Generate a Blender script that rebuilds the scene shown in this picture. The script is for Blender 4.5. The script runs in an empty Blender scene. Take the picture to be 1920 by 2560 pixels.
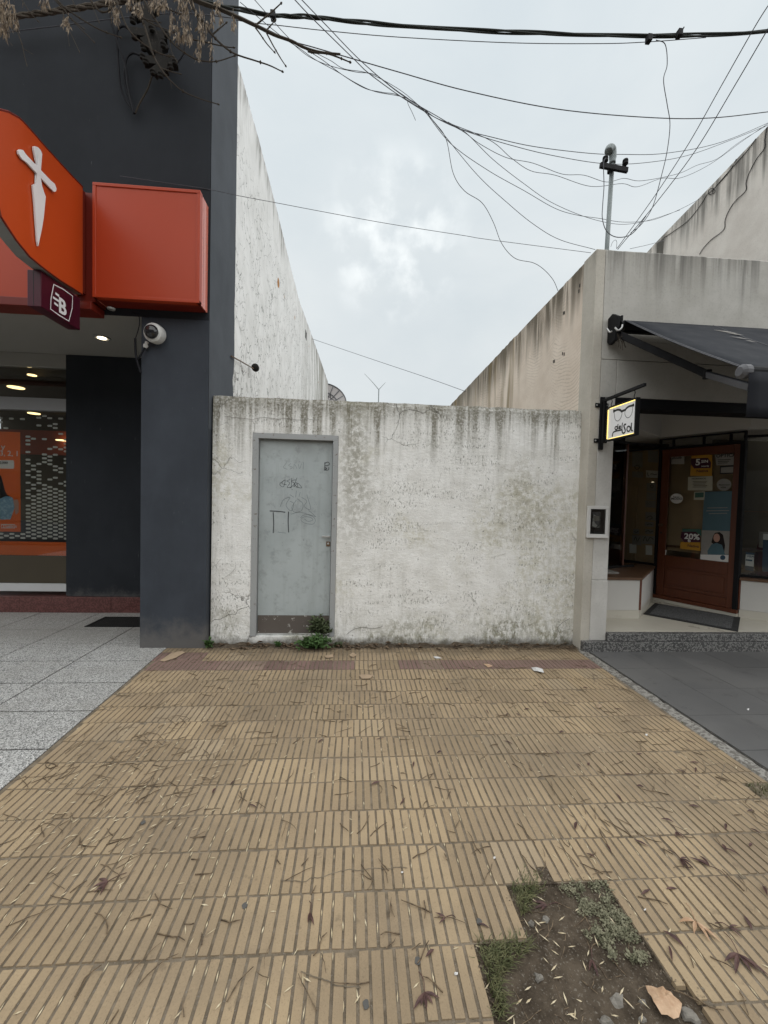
import bpy, bmesh, math, random
from mathutils import Vector, Matrix
from math import radians, sin, cos, pi
random.seed(7)
SC = bpy.context.scene
COL = SC.collection

# ------------------------------------------------------------------ camera
F, CX, CY = 1000.0, 960.0, 1280.0            # focal length and centre in pixels of the 1920x2560 photograph
YAW, PITCH, ROLL = radians(4.02), radians(1.90), radians(1.457)
CAM = Vector((0, 0, 1.55))
_f = Vector((sin(YAW)*cos(PITCH), cos(YAW)*cos(PITCH), -sin(PITCH)))
_r = Vector((cos(YAW), -sin(YAW), 0)); _u = _r.cross(_f)
RT = _r*cos(ROLL) + _u*sin(ROLL); UP = -_r*sin(ROLL) + _u*cos(ROLL)
cd = bpy.data.cameras.new('camera'); cam = bpy.data.objects.new('camera', cd); COL.objects.link(cam)
cd.sensor_fit = 'VERTICAL'; cd.sensor_height = 25.6; cd.lens = 10.0; cd.clip_start = 0.05; cd.clip_end = 1500
cam.matrix_world = Matrix(((RT.x, UP.x, -_f.x, CAM.x), (RT.y, UP.y, -_f.y, CAM.y), (RT.z, UP.z, -_f.z, CAM.z), (0, 0, 0, 1)))
SC.camera = cam

# ------------------------------------------------------------------ sky, sun, exposure
SUN_EL, SUN_AZ = radians(58), radians(162)   # azimuth clockwise from +Y: behind the camera
SKY_GAIN = 1.0
EXPOSURE = 0.93
wd = bpy.data.worlds.new('World'); SC.world = wd; wd.use_nodes = True
wn = wd.node_tree; wn.nodes.clear()
def wnode(t, **k):
    n = wn.nodes.new(t)
    for a, b in k.items(): setattr(n, a, b)
    return n
wo = wnode('ShaderNodeOutputWorld'); bg = wnode('ShaderNodeBackground'); bg.inputs['Strength'].default_value = 0.1
sky = wnode('ShaderNodeTexSky', sky_type='NISHITA', sun_disc=False, sun_elevation=SUN_EL, sun_rotation=SUN_AZ, air_density=1.0, dust_density=3.0)
tc = wnode('ShaderNodeTexCoord')
mp = wnode('ShaderNodeMapping'); mp.inputs['Scale'].default_value = (1.0, 1.0, 2.0)
wn.links.new(tc.outputs['Generated'], mp.inputs['Vector'])
n1 = wnode('ShaderNodeTexNoise'); n1.inputs['Scale'].default_value = 1.7; n1.inputs['Detail'].default_value = 7; n1.inputs['Roughness'].default_value = 0.55
n1.inputs['Distortion'].default_value = 0.25
wn.links.new(mp.outputs[0], n1.inputs['Vector'])
cr = wnode('ShaderNodeValToRGB')
cr.color_ramp.elements[0].position = 0.33; cr.color_ramp.elements[0].color = (0.310, 0.341, 0.356, 1)
cr.color_ramp.elements[1].position = 0.68; cr.color_ramp.elements[1].color = (0.368, 0.390, 0.395, 1)
wn.links.new(n1.outputs['Fac'], cr.inputs['Fac'])
# thin spot in the cloud deck where the light breaks through
gd = _f*1.0 + RT*((985-CX)/F) - UP*((610-CY)/F); gd.normalize()
dt = wnode('ShaderNodeVectorMath', operation='DOT_PRODUCT'); dt.inputs[1].default_value = gd
nrm = wnode('ShaderNodeVectorMath', operation='NORMALIZE'); wn.links.new(tc.outputs['Generated'], nrm.inputs[0]); wn.links.new(nrm.outputs[0], dt.inputs[0])
mr = wnode('ShaderNodeMapRange', interpolation_type='SMOOTHSTEP'); mr.inputs[1].default_value = 0.984; mr.inputs[2].default_value = 0.9995
wn.links.new(dt.outputs['Value'], mr.inputs[0])
n2 = wnode('ShaderNodeTexNoise'); n2.inputs['Scale'].default_value = 13; n2.inputs['Detail'].default_value = 5; wn.links.new(tc.outputs['Generated'], n2.inputs['Vector'])
mr2 = wnode('ShaderNodeMapRange', interpolation_type='SMOOTHSTEP'); mr2.inputs[1].default_value = 0.42; mr2.inputs[2].default_value = 0.70
wn.links.new(n2.outputs['Fac'], mr2.inputs[0])
mm = wnode('ShaderNodeMath', operation='MULTIPLY'); wn.links.new(mr.outputs[0], mm.inputs[0]); wn.links.new(mr2.outputs[0], mm.inputs[1])
mx = wnode('ShaderNodeMix', data_type='RGBA'); mx.inputs[7].default_value = (0.465, 0.485, 0.485, 1)
wn.links.new(mm.outputs[0], mx.inputs[0]); wn.links.new(cr.outputs[0], mx.inputs[6])
# overcast deck brightens towards the zenith
sp = wnode('ShaderNodeSeparateXYZ'); wn.links.new(nrm.outputs[0], sp.inputs[0])
zr = wnode('ShaderNodeMapRange'); zr.inputs[1].default_value = 0.0; zr.inputs[2].default_value = 1.0; zr.inputs[3].default_value = 10.0*SKY_GAIN; zr.inputs[4].default_value = 13.0*SKY_GAIN
wn.links.new(sp.outputs['Z'], zr.inputs[0])
sc = wnode('ShaderNodeVectorMath', operation='SCALE'); wn.links.new(mx.outputs[2], sc.inputs[0]); wn.links.new(zr.outputs[0], sc.inputs['Scale'])
fin = wnode('ShaderNodeMix', data_type='RGBA'); fin.inputs[0].default_value = 0.95
wn.links.new(sky.outputs[0], fin.inputs[6]); wn.links.new(sc.outputs[0], fin.inputs[7])
wn.links.new(fin.outputs[2], bg.inputs['Color']); wn.links.new(bg.outputs[0], wo.inputs[0])
sl = bpy.data.lights.new('sun', 'SUN'); sl.energy = 1.5; sl.angle = radians(135); sl.color = (1.0, 0.985, 0.96)
so = bpy.data.objects.new('sun', sl); COL.objects.link(so)
sdir = Vector((sin(SUN_AZ)*cos(SUN_EL), cos(SUN_AZ)*cos(SUN_EL), sin(SUN_EL)))
so.location = sdir*40; so.rotation_euler = (-sdir).to_track_quat('-Z', 'Y').to_euler()
SC.view_settings.view_transform = 'Standard'; SC.view_settings.look = 'None'; SC.view_settings.gamma = 1.0
SC.view_settings.exposure = EXPOSURE; SC.view_settings.use_curve_mapping = False
try: SC.display_settings.display_device = 'sRGB'
except Exception: pass

# ------------------------------------------------------------------ measuring: photograph pixel -> point on a plane of the place
def ray(x, y): return _f + RT*((x-CX)/F) - UP*((y-CY)/F)
def PX(x, y, X): d = ray(x, y); return CAM + d*((X-CAM.x)/d.x)
def PY(x, y, Y): d = ray(x, y); return CAM + d*((Y-CAM.y)/d.y)
def PZ(x, y, Z=0.0): d = ray(x, y); return CAM + d*((Z-CAM.z)/d.z)

# ------------------------------------------------------------------ object helpers
ORG = {}
def tag(o, label=None, cat=None, group=None, kind=None):
    if label: o['label'] = label
    if cat: o['category'] = cat
    if group: o['group'] = group
    if kind: o['kind'] = kind
    return o
def thing(name, label, cat, loc=(0, 0, 0), group=None):
    o = bpy.data.objects.new(name, None); COL.objects.link(o); o.location = loc; o.empty_display_size = 0.1
    ORG[o.name] = Vector(loc)
    return tag(o, label, cat, group)
class MB:
    def __init__(s): s.v = []; s.f = []
    def add(s, vs, fs):
        n = len(s.v); s.v += [Vector(p) for p in vs]; s.f += [tuple(i+n for i in f) for f in fs]; return s
    def box(s, x0, x1, y0, y1, z0, z1):
        return s.add([(x0,y0,z0),(x1,y0,z0),(x1,y1,z0),(x0,y1,z0),(x0,y0,z1),(x1,y0,z1),(x1,y1,z1),(x0,y1,z1)],
                     [(0,3,2,1),(4,5,6,7),(0,1,5,4),(1,2,6,5),(2,3,7,6),(3,0,4,7)])
    def poly(s, pts): return s.add(pts, [tuple(range(len(pts)))])
    def prism(s, pts, d):
        n = len(pts); d = Vector(d); a = [Vector(p) for p in pts]
        return s.add(a+[p+d for p in a], [tuple(reversed(range(n))), tuple(range(n, 2*n))]+[(i, (i+1) % n, n+(i+1) % n, n+i) for i in range(n)])
    def bar(s, a, b, w, h=None, up=(0, 0, 1)):
        a = Vector(a); b = Vector(b); h = h or w; d = (b-a).normalized(); u = Vector(up)
        if abs(d.dot(u)) > .98: u = Vector((1, 0, 0))
        r = d.cross(u).normalized(); t = r.cross(d).normalized(); r = r*w/2; t = t*h/2
        return s.prism([a-r-t, a+r-t, a+r+t, a-r+t], b-a)
    def tube(s, pts, rad, n=6, caps=True):
        pts = [Vector(p) for p in pts]; m = len(pts)
        rs = rad if isinstance(rad, (list, tuple)) else [rad]*m
        t0 = (pts[1]-pts[0]).normalized(); u = t0.orthogonal().normalized(); base = len(s.v)
        for i, p in enumerate(pts):
            t = (pts[min(i+1, m-1)]-pts[max(i-1, 0)]).normalized()
            u = (u-t*u.dot(t)); u = u.normalized() if u.length > 1e-6 else t.orthogonal().normalized()
            w = t.cross(u)
            for k in range(n):
                a = 2*pi*k/n; s.v.append(p+(u*cos(a)+w*sin(a))*rs[i])
        for i in range(m-1):
            for k in range(n):
                a = base+i*n+k; b = base+i*n+(k+1) % n; s.f.append((a, b, b+n, a+n))
        if caps: s.f += [tuple(base+k for k in reversed(range(n))), tuple(base+(m-1)*n+k for k in range(n))]
        return s
    def lathe(s, c, axis, prof, n=16):
        """prof: list of (radius, height along axis)"""
        c = Vector(c); ax = Vector(axis).normalized(); u = ax.orthogonal().normalized(); w = ax.cross(u); b = len(s.v)
        for r, h in prof:
            for k in range(n): a = 2*pi*k/n; s.v.append(c+ax*h+(u*cos(a)+w*sin(a))*r)
        for i in range(len(prof)-1):
            for k in range(n): a = b+i*n+k; d = b+i*n+(k+1) % n; s.f.append((a, d, d+n, a+n))
        s.f += [tuple(b+k for k in reversed(range(n))), tuple(b+(len(prof)-1)*n+k for k in range(n))]
        return s
    def build(s, name, mat, parent=None, smooth=False, bevel=0, origin=None, kind=None):
        me = bpy.data.meshes.new(name)
        if parent is not None: o0 = ORG[parent.name]
        elif origin is not None: o0 = Vector(origin)
        else:
            lo = [min(v[i] for v in s.v) for i in range(3)]; hi = [max(v[i] for v in s.v) for i in range(3)]
            o0 = Vector(((lo[0]+hi[0])/2, (lo[1]+hi[1])/2, lo[2]))
        me.from_pydata([tuple(v-o0) for v in s.v], [], s.f); me.update()
        if mat: me.materials.append(mat)
        o = bpy.data.objects.new(name, me); COL.objects.link(o); ORG[o.name] = o0
        if parent is not None: o.parent = parent
        else: o.location = o0
        bm = bmesh.new(); bm.from_mesh(me); bmesh.ops.recalc_face_normals(bm, faces=bm.faces); bm.to_mesh(me); bm.free()
        if smooth:
            me.polygons.foreach_set('use_smooth', [True]*len(me.polygons))
        if bevel:
            m = o.modifiers.new('bevel', 'BEVEL'); m.width = bevel; m.segments = 2; m.limit_method = 'ANGLE'; m.angle_limit = radians(40)
        if kind: o['kind'] = kind
        return o
def BOX(name, mat, parent, x0, x1, y0, y1, z0, z1, bevel=0): return MB().box(x0, x1, y0, y1, z0, z1).build(name, mat, parent, bevel=bevel)
def crom(pts, k=6):
    """smooth curve through the points"""
    pts = [Vector(p) for p in pts]
    if len(pts) < 3: return pts
    P = [pts[0]*2-pts[1]]+pts+[pts[-1]*2-pts[-2]]; out = []
    for i in range(1, len(P)-2):
        a, b, c, d = P[i-1], P[i], P[i+1], P[i+2]
        for j in range(k):
            t = j/k; out.append(.5*((2*b)+(c-a)*t+(2*a-5*b+4*c-d)*t*t+(3*b-a-3*c+d)*t**3))
    return out+[pts[-1]]
def ribbon(mb, pts, w, nrm, closed=False):
    """flat stroke of width w on a surface with normal nrm"""
    pts = [Vector(p) for p in pts]; nrm = Vector(nrm); m = len(pts); b = len(mb.v)
    for i, p in enumerate(pts):
        t = (pts[min(i+1, m-1)]-pts[max(i-1, 0)]); t = t.normalized() if t.length > 1e-9 else Vector((0, 0, 1))
        q = t.cross(nrm).normalized()*(w[i] if isinstance(w, list) else w)/2
        mb.v += [p-q, p+q]
    for i in range(m-1): mb.f.append((b+2*i, b+2*i+1, b+2*i+3, b+2*i+2))
def text(name, body, size, loc, mat, parent, rx=(1, 0, 0), ux=(0, 0, 1), bold=0.0, align='LEFT', ext=0.0006, sx=1.0):
    """lettering on a plane: rx = reading direction, ux = up"""
    cu = bpy.data.curves.new(name, 'FONT'); cu.body = body; cu.size = size; cu.align_x = align; cu.offset = bold*size; cu.extrude = ext; cu.resolution_u = 3
    tmp = bpy.data.objects.new('tmp', cu); me = bpy.data.meshes.new_from_object(tmp)
    bpy.data.objects.remove(tmp); bpy.data.curves.remove(cu)
    rx = Vector(rx).normalized(); ux = Vector(ux).normalized(); nz = rx.cross(ux); o0 = ORG[parent.name]; loc = Vector(loc)
    for v in me.vertices: v.co = loc+rx*(v.co.x*sx)+ux*v.co.y+nz*v.co.z-o0
    me.materials.clear(); me.materials.append(mat); me.name = name
    o = bpy.data.objects.new(name, me); COL.objects.link(o); o.parent = parent; ORG[o.name] = o0
    return o

# ------------------------------------------------------------------ material helpers
class M:
    def __init__(s, name, rough=0.8, spec=0.3, metal=0.0):
        s.m = bpy.data.materials.new(name); s.m.use_nodes = True; s.t = s.m.node_tree; s.b = s.t.nodes['Principled BSDF']
        s.b.inputs['Roughness'].default_value = rough; s.b.inputs['Metallic'].default_value = metal
        s.b.inputs['Specular IOR Level'].default_value = spec
        s._pos = None
    def n(s, t, **k):
        n = s.t.nodes.new(t)
        for a, b in k.items(): setattr(n, a, b)
        return n
    def set(s, sock, v):
        if hasattr(v, 'is_linked') or isinstance(v, bpy.types.NodeSocket): s.t.links.new(v, sock)
        else:
            if isinstance(v, (tuple, list)) and len(v) == 3 and sock.type == 'RGBA': v = (*v, 1)
            sock.default_value = v
    def pos(s):
        if s._pos is None: s._pos = s.n('ShaderNodeNewGeometry').outputs['Position']
        return s._pos
    def xyz(s, v=None):
        p = s.n('ShaderNodeSeparateXYZ'); s.set(p.inputs[0], v or s.pos()); return p.outputs[0], p.outputs[1], p.outputs[2]
    def sc(s, x, y, z, v=None, off=(0, 0, 0)):
        p = s.n('ShaderNodeMapping'); s.set(p.inputs['Vector'], v or s.pos()); p.inputs['Scale'].default_value = (x, y, z); p.inputs['Location'].default_value = off; return p.outputs[0]
    def comb(s, x, y, z):
        p = s.n('ShaderNodeCombineXYZ'); s.set(p.inputs[0], x); s.set(p.inputs[1], y); s.set(p.inputs[2], z); return p.outputs[0]
    def noise(s, scale, detail=4, rough=.55, vec=None, dist=0.0):
        p = s.n('ShaderNodeTexNoise'); s.set(p.inputs['Vector'], vec or s.pos()); p.inputs['Scale'].default_value = scale; p.inputs['Detail'].default_value = detail
        p.inputs['Roughness'].default_value = rough; p.inputs['Distortion'].default_value = dist; return p.outputs['Fac']
    def vor(s, scale, vec=None, feature='F1', rnd=1.0):
        p = s.n('ShaderNodeTexVoronoi', feature=feature); s.set(p.inputs['Vector'], vec or s.pos()); p.inputs['Scale'].default_value = scale; p.inputs['Randomness'].default_value = rnd
        return p.outputs['Distance']
    def vcol(s, scale, vec=None):
        p = s.n('ShaderNodeTexVoronoi'); s.set(p.inputs['Vector'], vec or s.pos()); p.inputs['Scale'].default_value = scale
        q = s.n('ShaderNodeSeparateColor'); s.t.links.new(p.outputs['Color'], q.inputs[0]); return q.outputs[0]
    def mr(s, v, a, b, c=0.0, d=1.0, smooth=True):
        p = s.n('ShaderNodeMapRange', interpolation_type='SMOOTHSTEP' if smooth else 'LINEAR'); s.set(p.inputs[0], v)
        for i, q in enumerate((a, b, c, d)): s.set(p.inputs[i+1], q)
        return p.outputs[0]
    def op(s, o, a, b=0.0):
        p = s.n('ShaderNodeMath', operation=o); s.set(p.inputs[0], a); s.set(p.inputs[1], b); return p.outputs[0]
    def mul(s, *a):
        r = a[0]
        for b in a[1:]: r = s.op('MULTIPLY', r, b)
        return r
    def add(s, a, b): return s.op('ADD', a, b)
    def mix(s, f, a, b, mode='MIX'):
        p = s.n('ShaderNodeMix', data_type='RGBA', blend_type=mode); s.set(p.inputs[0], f); s.set(p.inputs[6], a); s.set(p.inputs[7], b); return p.outputs[2]
    def rnd(s): return s.n('ShaderNodeObjectInfo').outputs['Random']
    def color(s, c): s.set(s.b.inputs['Base Color'], c); return s
    def rough(s, c): s.set(s.b.inputs['Roughness'], c); return s
    def bump(s, h, strength=.3, dist=.01):
        p = s.n('ShaderNodeBump'); p.inputs['Strength'].default_value = strength; p.inputs['Distance'].default_value = dist; s.set(p.inputs['Height'], h)
        s.t.links.new(p.outputs[0], s.b.inputs['Normal']); return s
def plain(name, col, rough=.6, spec=.4, metal=0.0, var=.12, scale=8.0, bump=0.0):
    """one paint with a little unevenness"""
    m = M(name, rough, spec, metal); n = m.noise(scale, 5)
    c2 = tuple(max(0, c*(1-var)) for c in col); c3 = tuple(min(1, c*(1+var)) for c in col)
    m.color(m.mix(n, c2, c3)); m.rough(m.mr(n, .3, .7, max(0, rough-.08), min(1, rough+.08)))
    if bump: m.bump(m.noise(scale*12, 3), bump, .003)
    return m.m
def emit(name, col, strength):
    m = bpy.data.materials.new(name); m.use_nodes = True; b = m.node_tree.nodes['Principled BSDF']
    b.inputs['Base Color'].default_value = (*col, 1); b.inputs['Emission Color'].default_value = (*col, 1); b.inputs['Emission Strength'].default_value = strength; return m

# ================================================================== materials
def mat_white_wall():
    m = M('weathered_white_render', .88, .2); x, y, z = m.xyz()
    big = m.noise(1.3, 5, .6, m.sc(1, 1, 1, off=(3.1, 0, 1.7)))
    med = m.noise(5.5, 6, .62)
    fine = m.noise(85, 4, .75)
    base = m.mix(m.mr(med, .3, .7), (.78, .772, .74), (.90, .896, .872))
    # greenish grey film in broad patches
    film = m.mul(m.mr(big, .46, .66), m.mr(m.noise(20, 6, .75), .38, .62), .52)
    base = m.mix(film, base, (.42, .39, .25))
    streak = m.mul(m.mr(m.noise(1.0, 5, .7, m.sc(30, 30, 1.6)), .46, .66), m.mr(m.noise(1.2, 3), .42, .66), .24)
    base = m.mix(streak, base, (.34, .33, .27))
    # pits and specks lying in level bands left by the trowel
    band = m.mr(m.noise(1.0, 4, .6, m.sc(1.3, 1, 13)), .44, .57)
    reg = m.mr(m.noise(1.5, 4, .6, m.sc(1, 1, 1, off=(0, 0, 4))), .40, .56)
    speck = m.mul(m.mr(m.noise(1.0, 4, .75, m.sc(62, 62, 30)), .535, .60), band, reg)
    base = m.mix(m.mul(speck, .7), base, (.15, .145, .12))
    base = m.mix(m.mul(m.mr(fine, .52, .70), .20), base, (.46, .45, .39))
    base = m.mix(m.mul(m.mr(m.noise(34, 4, .7), .60, .66), m.mr(med, .45, .6), .7), base, (.13, .125, .105))
    # run-off stains hanging from the top edge
    edge = m.add(z, m.mul(m.noise(1.0, 4, .6, m.sc(3.2, 1, 0)), -.9))
    run = m.mul(m.mr(m.noise(1.0, 6, .6, m.sc(7.5, 1, .26)), .46, .60), m.mr(edge, 1.30, 2.05))
    run2 = m.mul(m.mr(m.noise(1.0, 5, .6, m.sc(24, 1, .7)), .48, .64), m.mr(edge, 1.5, 2.1))
    lip = m.mul(m.mr(m.add(z, m.mul(med, .35)), 2.46, 2.76), .8)
    st = m.op('MINIMUM', m.add(m.add(m.mul(run, 1.0), m.mul(run2, .5)), lip), 1.0)
    base = m.mix(m.mul(st, .84, m.mr(m.noise(46, 4, .75), .30, .58, .40, 1.0)), base, (.125, .112, .070))
    # a long stain to the right of the door, and moss towards the foot
    drip = m.mul(m.mr(m.op('ABSOLUTE', m.add(x, m.add(m.mul(m.noise(2.2, 3), .4), -.17))), .02, .30, 1, 0), m.mr(z, .5, 1.9), m.mr(m.noise(18, 5, .75), .36, .58))
    base = m.mix(m.mul(drip, .66), base, (.19, .175, .115))
    mid = m.mul(m.mr(m.op('ABSOLUTE', m.add(x, m.add(m.mul(m.noise(1.6, 4), .9), -2.25))), .05, .45, 1, 0), m.mr(m.op('ABSOLUTE', m.add(z, -1.6)), .2, .6, 1, 0), m.mr(m.noise(15, 6, .78), .40, .60))
    base = m.mix(m.mul(mid, .5), base, (.27, .245, .155))
    foot = m.mul(m.mr(m.add(z, m.mul(m.noise(2.3, 5, .65), -.62)), .12, -.25), m.mr(m.noise(1, 6, .75, m.sc(30, 30, 16)), .40, .60), m.mr(m.noise(1.7, 3), .36, .58))
    base = m.mix(m.mul(foot, .85), base, (.20, .19, .115))
    damp = m.mul(m.mr(m.add(z, m.mul(m.noise(9, 5, .7), -.16)), .03, -.07), 1.0)
    base = m.mix(m.mul(damp, .85), base, (.075, .065, .048))
    # hairline cracks
    wv = m.n('ShaderNodeVectorMath', operation='ADD'); nz = m.n('ShaderNodeTexNoise'); m.set(nz.inputs['Vector'], m.pos()); nz.inputs['Scale'].default_value = 6; nz.inputs['Detail'].default_value = 5
    sc_ = m.n('ShaderNodeVectorMath', operation='SCALE'); m.t.links.new(nz.outputs['Color'], sc_.inputs[0]); sc_.inputs['Scale'].default_value = .22
    m.set(wv.inputs[0], m.pos()); m.t.links.new(sc_.outputs[0], wv.inputs[1])
    crk = m.mul(m.mr(m.vor(2.1, wv.outputs[0], 'DISTANCE_TO_EDGE'), .0, .012, 1, 0), m.mr(m.noise(.9, 3, .5, m.sc(1, 1, 1, off=(7, 2, 0))), .50, .58))
    base = m.mix(m.mul(crk, .7), base, (.12, .115, .10))
    m.color(base)
    h = m.add(m.add(m.mul(med, .5), m.mul(fine, .30)), m.add(m.mul(crk, -.6), m.mul(m.noise(1, 5, .7, m.sc(24, 24, 50)), .5)))
    m.bump(h, .8, .014); return m.m
def mat_party_wall():
    m = M('cracked_white_party_wall', .85, .2); x, y, z = m.xyz()
    med = m.noise(3, 6, .6); base = m.mix(m.mr(med, .3, .7), (.78, .78, .76), (.90, .90, .885))
    wv = m.n('ShaderNodeVectorMath', operation='ADD'); nz = m.n('ShaderNodeTexNoise'); m.set(nz.inputs['Vector'], m.pos()); nz.inputs['Scale'].default_value = 5; nz.inputs['Detail'].default_value = 6
    sc_ = m.n('ShaderNodeVectorMath', operation='SCALE'); m.t.links.new(nz.outputs['Color'], sc_.inputs[0]); sc_.inputs['Scale'].default_value = .35
    m.set(wv.inputs[0], m.pos()); m.t.links.new(sc_.outputs[0], wv.inputs[1]); cv = m.sc(1, 3.6, 2.0, wv.outputs[0])
    crk = m.mul(m.mr(m.vor(2.1, cv, 'DISTANCE_TO_EDGE'), .0, .030, 1, 0), m.mr(m.noise(2.1, 5, .6), .38, .52), m.mr(z, 6.2, 5.4))
    base = m.mix(m.mul(crk, .80), base, (.10, .095, .085))
    fl = m.mul(m.mr(m.noise(1, 5, .7, m.sc(9, 9, 4.5)), .57, .66), m.mr(m.add(z, m.mul(m.noise(1.2, 3), -1.2)), 3.6, 2.1), m.mr(y, 14, 5, .9, 1))
    base = m.mix(m.mul(fl, .55), base, (.17, .16, .14))
    e = m.add(z, m.mul(m.noise(1, 6, .7, m.sc(1, 4.2, .35)), 3.2))
    st = m.mul(m.mr(e, 7.55, 8.35), m.mr(m.noise(1, 6, .75, m.sc(1, 11, 1.2)), .38, .56))
    base = m.mix(m.mul(st, .88), base, (.115, .105, .085))
    far = m.mul(m.mr(y, 8.5, 15), m.mr(m.noise(1, 6, .6, m.sc(1, 4.2, .12)), .44, .58))
    base = m.mix(m.mul(far, .78), base, (.19, .18, .135))
    tile = m.mul(m.mr(m.noise(2.2, 2, .5, m.sc(1, 1, 1, off=(0, 5.3, 2.2))), .70, .74), m.mr(z, 4.6, 5.2))
    base = m.mix(tile, base, (.42, .20, .06)); m.color(base)
    m.bump(m.add(m.mul(med, .5), m.mul(crk, -.8)), .5, .015); return m.m
def mat_pink_wall():
    m = M('scratched_pink_render', .9, .15); x, y, z = m.xyz(); med = m.noise(2.4, 6, .6)
    base = m.mix(m.mr(med, .3, .7), (.70, .60, .50), (.82, .725, .62))
    u = m.add(m.mul(y, 1.7), m.mul(m.noise(.8, 3), 2.6)); arc = m.op('ABSOLUTE', m.op('SINE', m.mul(u, pi/1.6)))
    ln = m.op('SINE', m.mul(m.add(m.add(z, m.mul(arc, .14)), m.mul(m.noise(1.9, 3), .12)), 2*pi*25))
    comb = m.mul(m.mr(ln, .30, .95), m.mr(m.noise(2.6, 5, .65), .40, .54), m.mr(m.noise(.9, 3, .5, m.sc(1, 1, 1, off=(1, 4, 2))), .36, .50), m.mr(m.noise(24, 3, .6), .30, .50))
    base = m.mix(m.mul(comb, .30), base, (.28, .22, .165))
    e = m.add(z, m.mul(m.noise(1, 5, .65, m.sc(1, 2.4, .3)), 1.25))
    st = m.mul(m.mr(e, 4.05, 4.72), m.mr(m.noise(1, 5, .7, m.sc(1, 9, .55)), .30, .54))
    base = m.mix(m.mul(st, .90), base, (.10, .085, .06))
    och = m.mul(m.mr(m.noise(1, 5, .6, m.sc(1, 1.9, .16, off=(0, 2.4, 0))), .50, .62), m.mr(y, 5.4, 6.6))
    base = m.mix(m.mul(och, .80), base, (.20, .145, .06))
    far = m.mul(m.mr(y, 6.4, 10), m.mr(m.noise(1, 5, .6, m.sc(1, 5, .12)), .40, .58)); base = m.mix(m.mul(far, .75), base, (.20, .185, .15))
    m.color(base); m.bump(m.add(m.mul(comb, -.15), m.add(med, m.mul(m.noise(30, 5, .7), .4))), .5, .012); return m.m
def mat_concrete(name, c0, c1, stain=(.10, .095, .085), top=4.17, run=.9, sat=.7, axis='x'):
    m = M(name, .87, .2); x, y, z = m.xyz(); med = m.noise(2.6, 6, .6); fine = m.noise(55, 3, .6)
    base = m.mix(m.mr(med, .28, .72), c0, c1); base = m.mix(m.mul(m.mr(fine, .5, .75), .25), base, tuple(c*.55 for c in c0))
    h = m.sc(5.0, 5.0, .22); e = m.add(z, m.mul(m.noise(1, 5, .6, h), run*1.7))
    st = m.mul(m.mr(e, top+run*.25, top+run*1.05), m.mr(m.noise(1, 6, .65, m.sc(11, 11, .35)), .36, .62))
    base = m.mix(m.mul(st, sat), base, stain); m.color(base); m.bump(m.add(med, m.mul(fine, .4)), .35, .006); return m.m
def mat_dark_paint(name, c, rough=.75):
    m = M(name, rough, .14); x, y, z = m.xyz(); med = m.noise(1.4, 5, .6); fine = m.noise(130, 3, .6)
    base = m.mix(m.mr(med, .3, .7), tuple(v*.88 for v in c), tuple(v*1.14 for v in c))
    sc_ = m.mul(m.mr(m.noise(1, 4, .7, m.sc(90, 90, 7)), .66, .72), m.mr(m.noise(3, 3), .5, .6)); base = m.mix(m.mul(sc_, .35), base, (.30, .30, .30))
    roll = m.mul(m.mr(m.noise(1, 5, .7, m.sc(5, 5, 1.6)), .44, .64), .14); base = m.mix(roll, base, tuple(v*1.45 for v in c)); dust = m.mul(m.mr(m.add(z, m.mul(m.noise(6, 5, .7), -.45)), .12, -.18), .65); base = m.mix(dust, base, (.16, .15, .14))
    m.color(base); m.bump(m.add(m.mul(fine, .6), med), .30, .004); return m.m
def mat_tile(name, ca, cb, dirt):
    m = M(name, .82, .25); r = m.rnd(); x, y, z = m.xyz()
    base = m.mix(r, ca, cb); base = m.mix(m.mul(m.mr(m.op('FRACT', m.mul(r, 7.31)), .80, .95), .5), base, tuple(c*.66 for c in ca)); base = m.mix(m.mul(m.mr(m.op('FRACT', m.mul(r, 13.7)), .82, .97), .35), base, (.40, .33, .235)); base = m.mix(m.mul(m.mr(m.noise(2.0, 5, .6), .38, .66), .50), base, dirt)
    gr = m.noise(160, 3, .7); base = m.mix(m.mul(m.mr(gr, .52, .74), .42), base, tuple(c*.45 for c in ca)); base = m.mix(m.mul(m.mr(gr, .46, .28), .30), base, tuple(min(1, c*1.5) for c in ca))
    sp = m.mul(m.mr(m.noise(11, 5, .7), .60, .70), .45); base = m.mix(sp, base, tuple(c*.5 for c in dirt))
    near = m.mul(m.mr(m.add(y, m.mul(m.noise(5, 5, .65), -.6)), 3.52, 3.86), .75); base = m.mix(near, base, tuple(c*.42 for c in dirt))
    base = m.mix(m.mul(m.mr(m.noise(.8, 5, .65, m.sc(1, 1, 1, off=(5, 1, 0))), .42, .62), .40), base, tuple(c*.62 for c in dirt)); m.color(base); m.bump(m.add(gr, m.mul(m.noise(30, 4), .8)), .35, .003); return m.m
def mat_terrazzo():
    m = M('grey_terrazzo', .55, .4); r = m.rnd(); base = m.mix(r, (.35, .345, .33), (.42, .415, .40))
    a = m.vcol(150); base = m.mix(m.mr(a, .50, .56, 0, 1, False), base, (.14, .14, .135)); b = m.vcol(210); base = m.mix(m.mul(m.mr(b, .78, .84, 0, 1, False), .8), base, (.70, .69, .67))
    g = m.noise(1.1, 6, .65); base = m.mix(m.mul(m.mr(g, .42, .62), .45), base, (.25, .24, .22)); x, y, z = m.xyz()
    base = m.mix(m.mul(m.mr(y, 3.9, 4.6), .45), base, (.20, .185, .165)); m.color(base); m.bump(a, .08, .002); return m.m  # shade of the covered bank recess painted into the slab colour
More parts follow.
